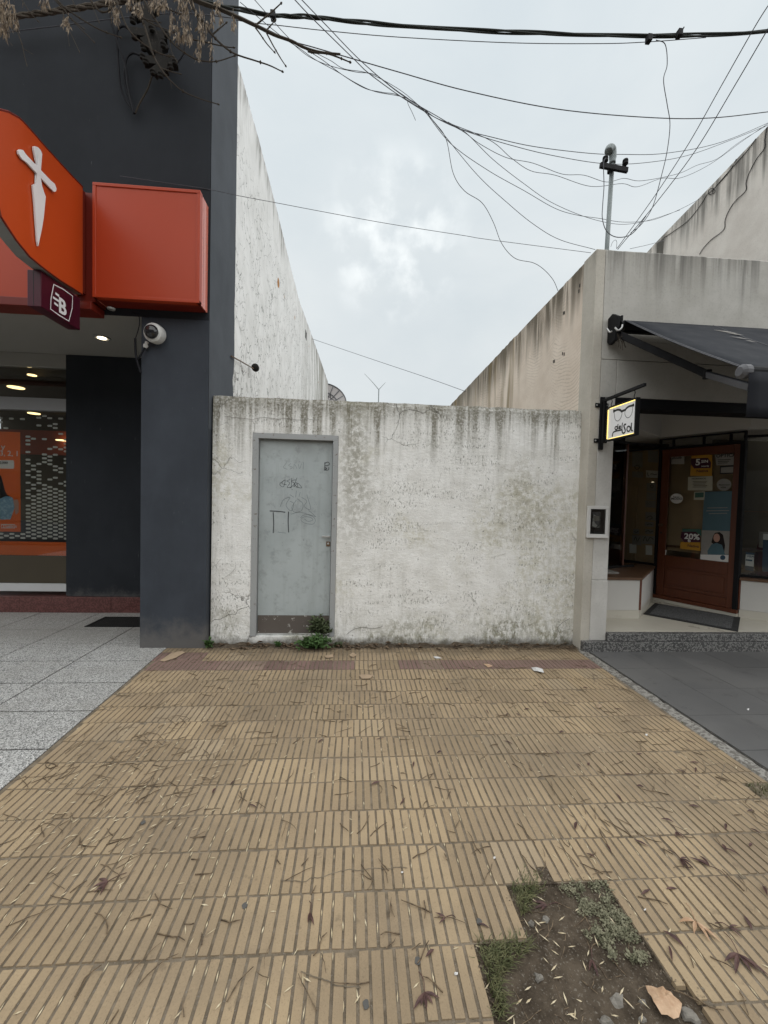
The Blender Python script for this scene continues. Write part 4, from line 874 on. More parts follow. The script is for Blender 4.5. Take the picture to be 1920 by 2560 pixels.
# things seen through or stuck on the door glass
def pxd(px, py, off=.0):
    d = ray(px, py); o = DA+dn*off; t = (o-CAM).dot(dn)/d.dot(dn); return CAM+d*t
ca = lambda x, y: (1500+x*420/1659, 1080+y*220/869)
cb_ = lambda x, y: (1500+x*420/1659, 1280+y*220/869)
def stick(name, mat, pts, cv=ca, off=.001): return MB().poly([pxd(*cv(*p), off) for p in pts]).build(name, mat, dpane)
def oval(cx_, cy_, rx_, ry_, n=22): return [(cx_+rx_*cos(2*pi*k/n), cy_+ry_*sin(2*pi*k/n)) for k in range(n)]
def dtext(body, size, x, y, mat, cv=ca, off=.002, bold=.02, sx=1.0): return text('sticker_lettering', body, size, pxd(*cv(x, y), off), mat, dpane, rx=tuple(du), bold=bold, ext=.0003, sx=sx)
stick('yellow_sticker', P_YEL, [(905, 225), (1110, 225), (1105, 435), (890, 432)]); stick('plum_sticker', P_PUR, [(900, 262), (1065, 255), (1097, 300), (1092, 355), (930, 360), (898, 320)], off=.0016)
dtext('5', .115, 940, 328, INK_W, bold=.03); dtext('SIN', .052, 998, 305, INK_W); dtext('interés', .03, 1000, 345, INK_W); dtext('Nativa', .05, 950, 398, P_PUR)
stick('notice_card', P_CRM, [(870, 445), (1112, 435), (1110, 580), (866, 576)]); mb = MB()
for k in range(5): ribbon(mb, [pxd(*ca(915+8*(k % 2), 488+14*k), .0016), pxd(*ca(1060-10*(k % 3), 486+14*k), .0016)], .006, dn)
mb.build('notice_lettering', P_BLK, dpane); dtext('HORARIOS', .032, 905, 470, P_BLK)
stick('round_sticker', INK_W, oval(757, 657, 62, 50)); dtext('Pagá con', .022, 722, 645, P_BLK); dtext('MODO', .042, 702, 668, P_BLK); stick('round_sticker', P_GRY, oval(1225, 520, 72, 60)); dtext('Mastercard', .024, 1172, 528, P_BLK); dtext('VISA', .028, 1190, 555, P_BLK)
stick('paper_sign', P_GRY, [(1135, 225), (1340, 218), (1335, 325), (1150, 330)]); dtext('OPTICA', .058, 1145, 252, P_BLK, bold=.03); mb = MB()
for k in range(3): ribbon(mb, [pxd(*ca(1162, 276+16*k), .0016), pxd(*ca(1290-15*k, 272+16*k), .0016)], .008, dn)
mb.build('sign_lettering', P_BLK, dpane); stick('dark_card', P_BLK, [(1185, 335), (1328, 325), (1325, 412), (1182, 415)]); stick('dark_card_face', P_GRY, [(1195, 350), (1318, 342), (1316, 400), (1192, 404)], off=.0016)
stick('year_card', P_GRY, [(708, 232), (835, 230), (832, 318), (705, 318)]); dtext('2026', .06, 708, 268, P_BLK, bold=.03); stick('green_card', P_CRM, [(930, 590), (1035, 585), (1030, 672), (926, 670)]); stick('green_card_face', P_GRN, [(938, 600), (1026, 596), (1023, 645), (936, 648)], off=.0016)
pl = [pxd(*ca(1030, 590), .0008), pxd(*ca(1318, 582), .0008), pxd(*cb_(1280, 497), .0008), pxd(*cb_(990, 478), .0008)]; MB().poly(pl).build('blue_poster', P_BLUE, dpane)
mb = MB()
for k, (a, b) in enumerate(((1060, 1260), (1050, 1275), (1075, 1255))): ribbon(mb, [pxd(*ca(a, 750+28*k), .0014), pxd(*ca(b, 747+28*k), .0014)], .009, dn)
mb.build('poster_lettering', P_GRY, dpane)
stick('printed_scene', P_GRY, [(1005, 180), (1300, 190), (1283, 420), (994, 420)], cb_, .0013); stick('printed_hair', HAIR, [(1115, 240), (1135, 205), (1180, 198), (1215, 225), (1235, 330), (1225, 410), (1100, 300)], cb_, .0017); stick('printed_face', SKIN, oval(1152, 255, 32, 42), cb_, .0021)
stick('printed_shirt', P_BLUE, [(1060, 385), (1100, 320), (1150, 305), (1205, 325), (1235, 420), (1065, 420)], cb_, .0024); stick('printed_footer', INK_W, [(992, 420), (1283, 425), (1280, 495), (990, 478)], cb_, .0026); stick('printed_badge', P_BLUE2, oval(1212, 450, 26, 24), cb_, .003)
stick('yellow_sticker', P_YEL, [(795, 295), (990, 300), (992, 385), (790, 362)], cb_); stick('plum_sticker', P_PUR, [(805, 195), (945, 195), (992, 245), (990, 300), (830, 298), (797, 250)], cb_, .0016); stick('green_sticker', P_GRN, [(812, 165), (1000, 170), (1000, 240), (950, 200), (812, 195)], cb_, .0012)
dtext('20%', .105, 830, 262, INK_W, cb_, bold=.03); dtext('6', .07, 865, 295, INK_W, cb_, bold=.03); dtext('Nativa', .05, 862, 342, P_PUR, cb_)
# sidelight left of the door, in the door's own plane, with brown boards and brand cards behind it
SLU = -.60
for k in range(2): MB().prism([dp(SLU+.30*k, zsill, -.06-.004*k), dp(SLU+.30*k+.292, zsill, -.06-.004*k), dp(SLU+.30*k+.292, 2.40, -.06-.004*k), dp(SLU+.30*k, 2.40, -.06-.004*k)], dn*-.02).build('display_board', ROOM_B, shop)
slp = MB().prism([dp(SLU, zsill+.03, -.02), dp(-.004, zsill+.03, -.02), dp(-.004, 2.36, -.02), dp(SLU, 2.36, -.02)], dn*.006).build('sidelight_pane', GLASS, shop)
for z_ in (zsill+.015, 2.375): MB().bar(dp(SLU, z_, -.017), dp(-.004, z_, -.017), .03, .03).build('sidelight_rail', BLACK, shop)
c8 = lambda x, y: (1440+x*480/1659, 1080+y*580/2005)
def bay_card(name, mat, x0, y0, x1, y1, off=-.05):
    MB().poly([pxd(*c8(x0, y0), off), pxd(*c8(x1, y0+(x1-x0)*.06), off), pxd(*c8(x1, y1+(x1-x0)*.06), off), pxd(*c8(x0, y1), off)]).build(name, mat, shop)
for x0, y0, x1, y1, m_ in ((485, 170, 575, 300, P_GRY), (622, 160, 710, 260, P_GRY), (605, 330, 712, 392, INK_W), (612, 440, 692, 512, P_GRY), (610, 518, 690, 585, P_GRY), (600, 690, 690, 760, P_GRY), (485, 890, 565, 975, P_GRY), (568, 895, 682, 965, P_GRY), (595, 775, 670, 815, P_GRY), (598, 838, 668, 880, P_GRY), (495, 838, 545, 880, P_GRY), (462, 965, 522, 1045, INK_W), (602, 978, 658, 1060, INK_W), (485, 340, 580, 390, P_GRY), (600, 590, 690, 650, P_GRY)): bay_card('brand_card', m_, x0, y0, x1, y1)
mb = MB()
for L in [[(620, 350), (622, 378), (632, 378)], [(640, 365), (660, 362), (680, 368), (700, 364)], [(600, 862), (625, 852), (640, 866), (665, 856)], [(505, 858), (520, 868), (540, 856)], [(580, 940), (600, 905), (615, 945), (640, 910), (670, 930)], [(500, 940), (515, 905), (530, 945), (550, 910)], [(640, 470), (655, 455), (668, 470), (655, 485), (640, 470)], [(610, 745), (640, 725), (660, 745), (630, 755)], [(505, 300), (530, 285), (550, 305), (525, 325), (505, 300)], [(610, 800), (635, 795), (660, 802)]]: ribbon(mb, crom([pxd(*c8(*p), -.048) for p in L], 4), .008, dn)
mb.build('brand_lettering', P_BLK, shop, kind='stuff')
# board inside seen through the glass
MB().prism([dp(.10, .92, -.10), dp(.88, .92, -.10), dp(.88, 2.3, -.10), dp(.10, 2.3, -.10)], dn*-.02).build('interior_board', ROOM_B, shop); MB().prism([dp(.12, .97, -.06), dp(.56, .97, -.06), dp(.56, 1.0, -.06), dp(.12, 1.0, -.06)], dn*-.03).build('interior_table', WOOD_S, shop)
# cards in the right-hand window
R0 = P3+Vector((.05, .10, 0)); R1 = P4+Vector((.02, .12, 0)); rd = (R1-R0).normalized(); rn = Vector((rd.y, -rd.x, 0))
if rn.dot(CAM-R0) < 0: rn = -rn
def pxr(px, py, off=-.02):
    d = ray(px, py); o = R0+rn*off; t = (o-CAM).dot(rn)/d.dot(rn); return CAM+d*t
def rcard(name, mat, pts, off=-.02): MB().poly([pxr(*cb_(*p), off) for p in pts]).build(name, mat, shop)
rcard('payment_card', P_BLUE2, [(1440, 395), (1525, 405), (1515, 590), (1430, 572)]); rcard('payment_card_face', INK_W, [(1440, 418), (1522, 425), (1518, 540), (1434, 528)], -.018); text('payment_lettering', 'VISA', .034, pxr(*cb_(1450, 445), -.015), P_BLUE2, shop, rx=tuple(rd), bold=.02, ext=.0003); rcard('payment_card_band', P_BLUE2, [(1440, 465), (1505, 472), (1503, 488), (1439, 480)], -.016)
rcard('blue_window_poster', P_BLUE2, [(1610, 275), (1680, 280), (1680, 590), (1600, 585)]); rcard('blue_window_poster_top', INK_W, [(1612, 215), (1680, 220), (1680, 278), (1610, 272)], -.018)
BOX('window_backing', ROOM, shop, 5.0, XR-.02, 5.3, 5.35, zsill, 2.5); MB().lathe((5.35, 4.8, zsill), (0, 0, 1), [(.12, 0), (.15, .2), (.11, .42), (.05, .5)], 14).build('display_drape', plain('red_cloth', (.16, .03, .04), .8), shop)
for k, (u, z_, m_, w_, h_) in enumerate(((.25, 1.05, P_GRY, .16, .20), (.45, 1.25, P_CRM, .12, .16), (.62, 1.02, P_BLUE2, .14, .26), (.40, 1.75, P_GRY, .30, .22), (.72, 1.6, P_GRN, .18, .30))):
    q = R0+rd*u-rn*(.25+.05*k); MB().prism([Vector((q.x, q.y, z_)), Vector((q.x, q.y, z_))+rd*w_, Vector((q.x, q.y, z_+h_))+rd*w_, Vector((q.x, q.y, z_+h_))], -rn*.02).build('display_card', m_, shop)
for z_ in (1.0, 1.5): MB().prism([Vector((p.x, p.y, z_)) for p in (R0-rn*.15+rd*.05, R0-rn*.15+rd*.9, R0-rn*.45+rd*.9, R0-rn*.45+rd*.05)], (0, 0, .012)).build('display_shelf', WOOD_S, shop)
# door mat
m0, m1, m2 = PZ(1608, 1536, FZ), PZ(1637, 1509, FZ), PZ(1845, 1580, FZ); m3 = m1+(m2-m0)
mt_ = thing('door_mat', 'dark grey doormat with black rubber edge before the wooden shop door', 'doormat', tuple((m0+m3)/2)); MB().prism([p+Vector((0, 0, .001)) for p in (m0, m2, m3, m1)], (0, 0, .008)).build('mat_edge', MAT_E, mt_)
c_ = (m0+m1+m2+m3)/4; ins = lambda p: c_+(p-c_)*.87+Vector((0, 0, .0095)); MB().prism([ins(p) for p in (m0, m2, m3, m1)], (0, 0, .004)).build('mat_pile', MATM, mt_)

# electricity meter niche
a, b = pz(1467, 1262), pz(1516, 1343); mx0, mx1, mz0, mz1 = 2.41, 2.636, 1.205, 1.530
me_t = thing('meter_box', 'white framed electricity meter box on the pale shop pillar', 'meter', ((mx0+mx1)/2, SF-.003, mz0))
f_ = MB(); w = .032
for bx in ((mx0, mx1, mz1-w, mz1), (mx0, mx1, mz0, mz0+w), (mx0, mx0+w, mz0+w, mz1-w), (mx1-w, mx1, mz0+w, mz1-w)): f_.box(bx[0], bx[1], SF-.026, SF-.0035, bx[2], bx[3])
f_.build('meter_frame', METERW, me_t, bevel=.003); BOX('meter_lip', METERW, me_t, mx0-.006, mx1+.004, SF-.034, SF-.0265, mz0-.008, mz0+.010, .002)
BOX('meter_backing', P_BLK, me_t, mx0+w, mx1-w, SF-.008, SF-.0036, mz0+w, mz1-w); BOX('meter_body', METERI, me_t, mx0+w+.025, mx1-w-.05, SF-.018, SF-.0085, mz0+.10, mz1-w-.03, .004); BOX('meter_label', P_GRY, me_t, mx0+w+.035, mx1-w-.062, SF-.0205, SF-.0185, mz0+.17, mz0+.22); MB().lathe((mx0+w+.065, SF-.0085, mz0+.075), (0, -1, 0), [(.028, 0), (.026, .008)], 16).build('meter_dial', P_BLK, me_t); BOX('meter_glass', GLASS, me_t, mx0+w, mx1-w, SF-.0245, SF-.0225, mz0+w, mz1-w)

# lit hanging sign "del Sol"
X_S = 2.52
hs = thing('hanging_sign', 'illuminated square white sign with spectacles drawing and del Sol lettering on a black bracket', 'sign', (X_S, 3.75, 2.17))
mb = MB(); mb.box(X_S-.022, X_S+.022, SF-.030, SF-.006, 2.115, 2.655)
for z in (2.21, 2.575): mb.box(X_S-.07, X_S+.07, SF-.014, SF-.006, z-.022, z+.022)
mb.build('wall_plate', BLACK, hs, bevel=.002); mb = MB()
for z in (2.21, 2.575):
    for s_ in (-1, 1): mb.lathe((X_S+.055*s_, SF-.014, z), (0, -1, 0), [(.009, 0), (.006, .006)], 8)
mb.build('bracket_bolt', STEEL, hs)
mb = MB(); mb.box(X_S-.014, X_S+.014, 3.40, SF-.031, 2.602, 2.630); mb.box(X_S-.0135, X_S+.0135, 3.955, 3.985, 2.18, 2.6015); mb.build('bracket_arm', BLACK, hs, bevel=.002)
mb = MB()
for y in (3.53, 3.86): mb.tube([(X_S, y, 2.603), (X_S+.005, y, 2.575), (X_S-.004, y, 2.548), (X_S, y, 2.528)], .004, 6)
mb.build('hook', BLACK, hs); sy0, sy1, sz0, sz1 = 3.475, 3.905, 2.185, 2.525; w = .016
mb = MB()
for b in ((sy0, sy1, sz1-w, sz1), (sy0, sy1, sz0, sz0+w), (sy0, sy0+w, sz0+w, sz1-w), (sy1-w, sy1, sz0+w, sz1-w)): mb.box(X_S-.020, X_S+.020, b[0], b[1], b[2], b[3])
mb.build('sign_frame', BLACK, hs, bevel=.002); BOX('sign_face', LIGHTBOX, hs, X_S-.012, X_S+.012, sy0+w, sy1-w, sz0+w, sz1-w)
mb = MB()
for k in range(26): mb.box(X_S-.019, X_S-.013, sy1-w-.008, sy1-w-.0015, sz0+w+.006+k*.0113, sz0+w+.013+k*.0113)
for k in range(31): mb.box(X_S-.018, X_S-.013, sy0+w+.006+k*.0118, sy0+w+.013+k*.0118, sz1-w-.007, sz1-w-.0015)
for k in range(31): mb.box(X_S-.018, X_S-.013, sy0+w+.006+k*.0118, sy0+w+.013+k*.0118, sz0+w+.001, sz0+w+.005)
mb.build('led_strip', LED, hs)
c6 = lambda x, y: (1480+x*180/1659, 970+y*160/1475)
sp_ = lambda x, y: PX(*c6(x, y), X_S-.0135)
mb = MB()
def sgn(pts, w, k=5): ribbon(mb, crom([sp_(*p) for p in pts], k), w, (-1, 0, 0))
sgn([(510, 540), (515, 620), (530, 710), (570, 758), (620, 745), (665, 680), (690, 590), (690, 530)], .005); sgn([(755, 560), (765, 630), (800, 680), (850, 680), (900, 620), (930, 530), (940, 430)], .005)
sgn([(490, 555), (520, 530), (590, 500), (650, 510), (690, 550)], .020); sgn([(690, 535), (720, 520), (755, 510)], .022); sgn([(755, 530), (790, 470), (850, 425), (920, 405), (965, 385)], .019); sgn([(488, 530), (520, 515)], .022); sgn([(935, 400), (968, 385)], .026)
mb.build('spectacles_drawing', P_BLK, hs); mb = MB()
sgn([(580, 895), (545, 890), (528, 930), (548, 960), (580, 940), (590, 890)], .013); sgn([(600, 830), (592, 900), (598, 950)], .013); sgn([(625, 915), (655, 895), (645, 875), (622, 900), (625, 935), (665, 930)], .013); sgn([(705, 800), (692, 870), (690, 940)], .013)
sgn([(465, 1120), (478, 1050), (500, 1015), (560, 990), (640, 975), (690, 965), (695, 1010), (720, 1042), (755, 1020), (765, 970), (745, 910), (735, 870), (755, 840), (785, 838)], .015); sgn([(850, 880), (815, 900), (805, 960), (830, 1000), (870, 980), (880, 910), (850, 880)], .014); sgn([(912, 800), (905, 880), (905, 960), (925, 985), (940, 970)], .014)
mb.build('sign_lettering', P_BLK, hs)

# retractable awning
aw = thing('awning', 'charcoal fabric retractable awning over the shop front', 'awning', (4.3, 3.95, 2.3))
AX0, AX1 = 2.64, 5.9; YT, ZT = 3.90, 3.40; fp = PX(1862, 922, AX0); YFr, ZFr = fp.y, fp.z
vs = []; fs = []; nu, nv_ = 14, 12
for i in range(nu+1):
    for j in range(nv_+1):
        u, v = i/nu, j/nv_; sag = -.030*sin(pi*v)*(.6+.4*sin(pi*u)); vs.append((AX0+(AX1-AX0)*u, YT+(YFr-YT)*v, ZT+(ZFr-ZT)*v+sag))
for i in range(nu):
    for j in range(nv_): a = i*(nv_+1)+j; fs.append((a, a+1, a+nv_+2, a+nv_+1))
fab = MB().add(vs, fs).build('awning_fabric', AWN, aw, smooth=True); s_ = fab.modifiers.new('solid', 'SOLIDIFY'); s_.thickness = .003
hm = MB()
for du_ in (.0, .03): hm.tube([(AX0+.004+du_, YT+(YFr-YT)*j/12, ZT+(ZFr-ZT)*j/12-.030*sin(pi*j/12)*.6+.0015) for j in range(13)], .003, 5)
hm.build('fabric_hem', PLAST, fab); sn = MB(); sn.tube([(AX0+.95, YT+(YFr-YT)*j/12, ZT+(ZFr-ZT)*j/12-.030*sin(pi*j/12)*.83+.0018) for j in range(13)], .0025, 5); sn.build('fabric_seam', PLAST, fab)
nf = Vector((0, ZFr-ZT, -(YFr-YT))).normalized()
rp2 = random.Random(5); tm = MB()
for px, py, L, W_ in ((1785, 822, .12, .03), (1812, 832, .20, .06), (1836, 838, .14, .045), (1850, 848, .18, .04), (1875, 856, .09, .03), (1800, 830, .12, .03)):
    d = ray(px, py); o = Vector((AX0, YT, ZT-.022)); t = (o-CAM).dot(nf)/d.dot(nf); q = CAM+d*t; dr = Vector((.9, (YFr-YT)*.35, (ZFr-ZT)*.35)).normalized(); pr = nf.cross(dr).normalized()
    tm.poly([q-dr*L/2+nf*.012, q+pr*W_*rp2.uniform(.3, .6)+nf*.012, q+dr*L/2+nf*.012, q-pr*W_*rp2.uniform(.3, .6)+nf*.012])
tm.build('bird_dropping', plain('pale_dropping', (.26, .245, .225), .8), fab)
MB().tube([(AX0-.03, 3.93, ZT-.035), (AX1, 3.93, ZT-.035)], .042, 12).build('roller_tube', BLACK, aw); BOX('roller_housing', BLACK, aw, AX0+.02, AX1, 3.975, 4.012, ZT-.085, ZT-.055)
MB().tube([(AX0-.01, YFr, ZFr-.02), (AX1, YFr, ZFr-.02)], .042, 14).build('front_bar', BLACK, aw); MB().lathe((AX0-.012, YFr, ZFr-.02), (-1, 0, 0), [(.050, -.03), (.050, .01), (.03, .03)], 14).build('bar_end_cap', PLAST, aw)
zv1 = PY(1862, 940, YFr).z; zv0 = PY(1866, 1046, YFr).z; vs = []; fs = []
for i in range(41):
    x = AX0-.01+(AX1-AX0)*i/40
    for j in range(5): vs.append((x, YFr-.044-.012*sin(i*.9)*j/4+.006*j/4, ZFr-.03+(zv0-ZFr+.03)*j/4))
for i in range(40):
    for j in range(4): a = i*5+j; fs.append((a, a+1, a+6, a+5))
vl = MB().add(vs, fs).build('valance', AWN_V, aw, smooth=True); vl.modifiers.new('solid', 'SOLIDIFY').thickness = .003
# folding arm and its wall bracket
A0 = PY(1552, 838, 3.90); A1 = PY(1768, 936, 3.28); A2 = PY(1878, 968, YFr+.03)
MB().bar(A0, A1, .045, .062).build('folding_arm', BLACK, aw, bevel=.006); MB().bar(A1, A2, .040, .050).build('folding_arm', PLAST, aw, bevel=.006); MB().lathe(A1+Vector((0, 0, -.035)), (0, 0, 1), [(.032, 0), (.032, .07)], 12).build('arm_elbow', BLACK, aw)
bkx = PY(1530, 800, 3.95); mb = MB(); mb.prism([(2.545, 3.90, 3.20), (2.545, 3.985, 3.18), (2.545, 4.02, 3.22), (2.545, 4.02, 3.46), (2.545, 3.95, 3.48), (2.545, 3.86, 3.42), (2.545, 3.87, 3.36)], (.035, 0, 0)); mb.prism([(2.61, 3.90, 3.24), (2.61, 4.02, 3.22), (2.61, 4.02, 3.45), (2.61, 3.90, 3.45)], (.02, 0, 0)); mb.box(2.58, 2.61, 3.93, 4.02, 3.24, 3.30); mb.build('wall_bracket', BLACK, aw, bevel=.004)
mb = MB(); rb = random.Random(9)
for k in range(26):
    c0 = Vector((rb.uniform(2.545, 2.66), rb.uniform(3.86, 3.92), rb.uniform(3.17, 3.30))); mb.tube([c0, c0+Vector((rb.uniform(-.03, .04), rb.uniform(-.02, .01), rb.uniform(-.10, .03)))], .0022, 4)
mb.build('fluff_on_bracket', TWIG, aw, kind='stuff')
mb = MB(); mb.tube(crom([PY(1517, 821, 3.94), PY(1524, 830, 3.92), PY(1530, 828, 3.90)]), .008, 7); mb.tube(crom([PY(1537, 819, 3.87), PY(1545, 826, 3.86), PY(1554, 820, 3.87), PY(1556, 812, 3.88)]), .009, 7); mb.build('bracket_hook', STEEL, aw)

# tall beige neighbour at upper right
nb = thing('neighbour_building', 'tall plain beige building wall rising behind the shop at upper right', 'building', (XR+2, 7, 0))
NX = 6.24; pts = [PX(1990, 245, NX), PX(1920, 315, NX), PX(1780, 462, NX), PX(1662, 583, NX), PX(1640, 606, NX), PX(1600, 650, NX)]
vs = []; fs = []
for p in pts: vs += [(NX, p.y, 0), (NX, p.y, p.z), (NX+4, p.y, p.z), (NX+4, p.y, 0)]
for i in range(len(pts)-1): a = 4*i; fs += [(a+k, a+4+k, a+5+k, a+1+k) for k in range(3)]
fs += [(0, 1, 2, 3), tuple(4*(len(pts)-1)+k for k in (3, 2, 1, 0))]
MB().add(vs, fs).build('gable_wall', BEIGE, nb)
a, b = PX(1660, 588, NX), PX(1643, 608, NX); BOX('stained_strip', mat_concrete('mouldy_strip', (.10, .09, .075), (.22, .20, .17), top=7, sat=.9), nb, NX-.006, NX-.001, a.y, b.y, 4.5, min(a.z, b.z)-.01)
c1 = lambda x, y: (1640+x*280/1548, 240+y*400/2212)
def wallwire(name, pts, r=.006):
    MB().tube(crom([PX(*c1(*p), NX-.012) for p in pts]), r, 5).build(name, BLACKCAB, nb)
wallwire('wall_cable', [(1535, 430), (1505, 600), (1500, 720), (1390, 870), (1290, 1060), (1245, 1200), (1240, 1310), (1090, 1460), (1000, 1600), (955, 1720), (935, 1850), (760, 1990), (650, 2110), (600, 2190)])
wallwire('wall_cable', [(1380, 590), (1250, 770), (1000, 1050), (800, 1280), (720, 1350), (690, 1385), (640, 1470), (540, 1610), (400, 1760), (110, 1960)])
wallwire('wall_cable', [(1110, 870), (1040, 1000), (940, 1130), (810, 1270), (770, 1360), (730, 1350), (730, 1300), (780, 1275), (815, 1310), (790, 1360)], .005)

# ================================================================== roof mast, cables
MY = 4.36; q0 = PY(1517, 625, MY); q1 = PY(1531, 402, MY)
ms = thing('service_mast', 'grey steel service mast with hooded top and crossarm on the shop roof corner', 'mast', (q0.x, MY, 3.7))
MB().tube([(q0.x, MY, 3.69), q0, q1], .0235, 12).build('mast_pipe', GALV, ms, smooth=True)
MB().tube(crom([q1+Vector((0, 0, -.03)), q1+Vector((.002, 0, .05)), q1+Vector((-.012, -.01, .10)), q1+Vector((-.045, -.02, .115)), q1+Vector((-.068, -.03, .065))], 5), [.034]*4+[.038]*6+[.042]*6+[.044]*4+[.04], 12).build('weather_hood', GALV, ms, smooth=True)
a, b = PY(1500, 413, MY-.05), PY(1569, 426, MY-.05); MB().bar(a, b, .03, .055).build('crossarm', BLACK, ms, bevel=.004); MB().lathe(PY(1526, 424, MY)+Vector((0, 0, -.03)), (0, 0, 1), [(.032, 0), (.032, .03)], 12).build('crossarm_clamp', BLACK, ms)
for p in ((1513, 405), (1563, 412)):
    c = PY(*p, MY-.05); MB().lathe(c+Vector((0, 0, -.03)), (0, 0, 1), [(.012, 0), (.012, .03), (.030, .035), (.030, .05), (.018, .058), (.030, .066), (.026, .085), (.01, .09)], 12).build('insulator', BLACK, ms, smooth=True)
w1 = lambda x, y: (1000+x*920/1659, y*700/1262)
def P_wire(pts, y0, y1):
    n = len(pts); out = []
    L = [0.0]
    for (a, b), (c, d) in zip(pts, pts[1:]): L.append(L[-1]+math.hypot(c-a, d-b))
    for (x, y), l in zip(pts, L): out.append(PY(x, y, y0+(y1-y0)*l/L[-1]))
    if pts[-1][0] > 1930: d = (out[-1]-out[-2]).normalized(); out += [out[-1]+d*1.5, out[-1]+d*4.5]      # on beyond the view
    return out
def wire(label, pts, y0, y1, r=.0045, mat=CABW, name='overhead_wire', k=7, group='overhead wires'):
    o = MB().tube(crom(P_wire(pts, y0, y1), k), r*.70, 5).build(name, mat); return tag(o, label, 'wire', group)
# twisted supply bundle
TB = [(440, -14), (520, 8), (561, 17), (600, 24), (680, 38), (720, 40), (783, 43), (841, 49), (913, 57), (1000, 64), (1166, 75), (1333, 82), (1499, 88), (1693, 89), (1840, 84), (1980, 72)]
cl = crom(P_wire(TB, 3.85, 3.85), 12); tc_ = thing('supply_cable', 'thick twisted black supply cable crossing the whole top of the sky', 'cable', tuple(cl[0]))
for s3 in range(3):
    pts = []
    for i, p in enumerate(cl):
        th = i*.13+s3*2*pi/3+.5*sin(i*.09); r_ = .0095*(1+.25*sin(i*.21)); pts.append(p+Vector((0, cos(th)*r_, sin(th)*r_)))
    MB().tube(pts, .0088, 6).build('cable_strand', CABG, tc_, smooth=True)
for px, py in ((1621, 99), (1697, 86), (683, 41)):
    c = PY(px, py, 3.83); BOX('cable_clamp', BLACK, tc_, c.x-.022, c.x+.022, 3.80, 3.85, c.z-.03, c.z+.03, .004)
MB().tube([PY(1700, 86, 3.83), PY(1710, 68, 3.83)], .006, 5).build('clamp_bolt', BLACK, tc_)
cl2 = crom(P_wire([(-60, 55), (36, 41), (110, 32), (180, 22), (271, 8), (350, -5), (420, -20)], 3.95, 3.95), 10); tc2 = thing('frayed_cable', 'dark frayed cable bundle along the charcoal facade at top left', 'cable', tuple(cl2[0]))
for s3 in range(3):
    MB().tube([p+Vector((0, .01*cos(i*.5+s3*2.1), .013*sin(i*.5+s3*2.1)+.004*mnoise.noise(Vector((i*.7, s3, 0))))) for i, p in enumerate(cl2)], [.012+.004*mnoise.noise(Vector((i*.9, s3*3, 1))) for i in range(len(cl2))], 6).build('cable_strand', BARK, tc2)
wire('thin black wire below the frayed cable on the charcoal facade', [(-30, 86), (18, 80), (150, 64), (275, 48), (370, 38), (470, 33), (590, 46)], 4.0, 3.95, .006)
wire('thin wire just under the twisted supply cable', [(590, 50), (629, 57), (692, 63), (817, 77), (1000, 93), (1277, 107), (1499, 109), (1616, 105), (1765, 94)], 3.9, 3.85)
wire('single wire sagging across the middle of the sky to the right edge', [(590, 44), (640, 68), (720, 100), (783, 118), (865, 142), (1000, 181), (1166, 227), (1388, 272), (1610, 293), (1776, 295), (1960, 275)], 3.9, 4.2, .0062)
wire('left one of the wire pair falling from the top edge', [(730, -8), (783, 48), (889, 152), (923, 184), (1000, 240), (1083, 291), (1150, 322), (1222, 341), (1333, 366), (1471, 383), (1555, 386), (1665, 383), (1804, 355), (1960, 290)], 2.9, 5.6, .0048)
wire('right one of the wire pair falling from the top edge', [(747, -8), (820, 68), (904, 154), (1000, 234), (1090, 289), (1160, 326), (1277, 363), (1388, 390), (1510, 409), (1610, 407), (1721, 388), (1840, 345), (1950, 300)], 2.9, 5.6, .0045)
wire('upper wavy wire in the bundle passing the mast', [(1083, 291), (1155, 327), (1200, 360), (1266, 394), (1333, 408), (1405, 435), (1460, 438), (1516, 455), (1560, 446), (1604, 452), (1693, 435), (1743, 413), (1793, 397), (1849, 355), (1940, 300)], 4.0, 5.6, .0040)
wire('lower wavy wire in the bundle passing the mast', [(1090, 295), (1222, 349), (1277, 394), (1327, 427), (1388, 438), (1477, 466), (1555, 459), (1593, 467), (1654, 446), (1704, 444), (1776, 410), (1860, 350), (1940, 295)], 4.0, 5.6, .0040)
wire('lowest sagging wire passing behind the mast pipe', [(1040, 264), (1061, 277), (1128, 360), (1222, 427), (1311, 477), (1388, 521), (1444, 538), (1499, 546), (1555, 555), (1621, 552), (1666, 538), (1715, 516), (1765, 488)], 3.95, 6.2, .0045)
wire('second lowest sagging wire passing behind the mast pipe', [(1120, 305), (1166, 333), (1233, 399), (1311, 460), (1377, 505), (1460, 541), (1532, 559), (1582, 559), (1638, 546), (1700, 525)], 3.95, 6.2, .0042)
wire('wire sagging down to the shop parapet left of the mast', [(1070, 285), (1111, 338), (1194, 438), (1266, 505), (1333, 560), (1399, 599), (1488, 624)], 3.95, 4.4, .0040)
wire('loose curly wire hanging down to the pink side wall', [(1055, 272), (1090, 310), (1116, 350), (1133, 433), (1161, 477), (1205, 507), (1233, 555), (1255, 610), (1288, 646), (1333, 657), (1360, 674), (1383, 700), (1395, 727)], 3.95, 4.70, .0045)
wire('thin straight wire from the bank sign to the shop parapet', [(300, 440), (400, 455), (514, 472), (595, 489), (685, 506), (832, 534), (975, 560), (1160, 589), (1222, 599), (1477, 632)], 4.05, 4.3, .0036)
wire('lowest thin wire between the white and the pink wall', [(780, 847), (927, 897), (1070, 945), (1165, 979)], 12.0, 8.3, .008)
wire('twisted drop wire falling from the supply cable', [(1640, 100), (1663, 111), (1668, 161), (1659, 200), (1668, 261), (1675, 311), (1668, 377), (1654, 438), (1632, 516), (1604, 560), (1577, 582)], 3.83, 4.2, .0055)
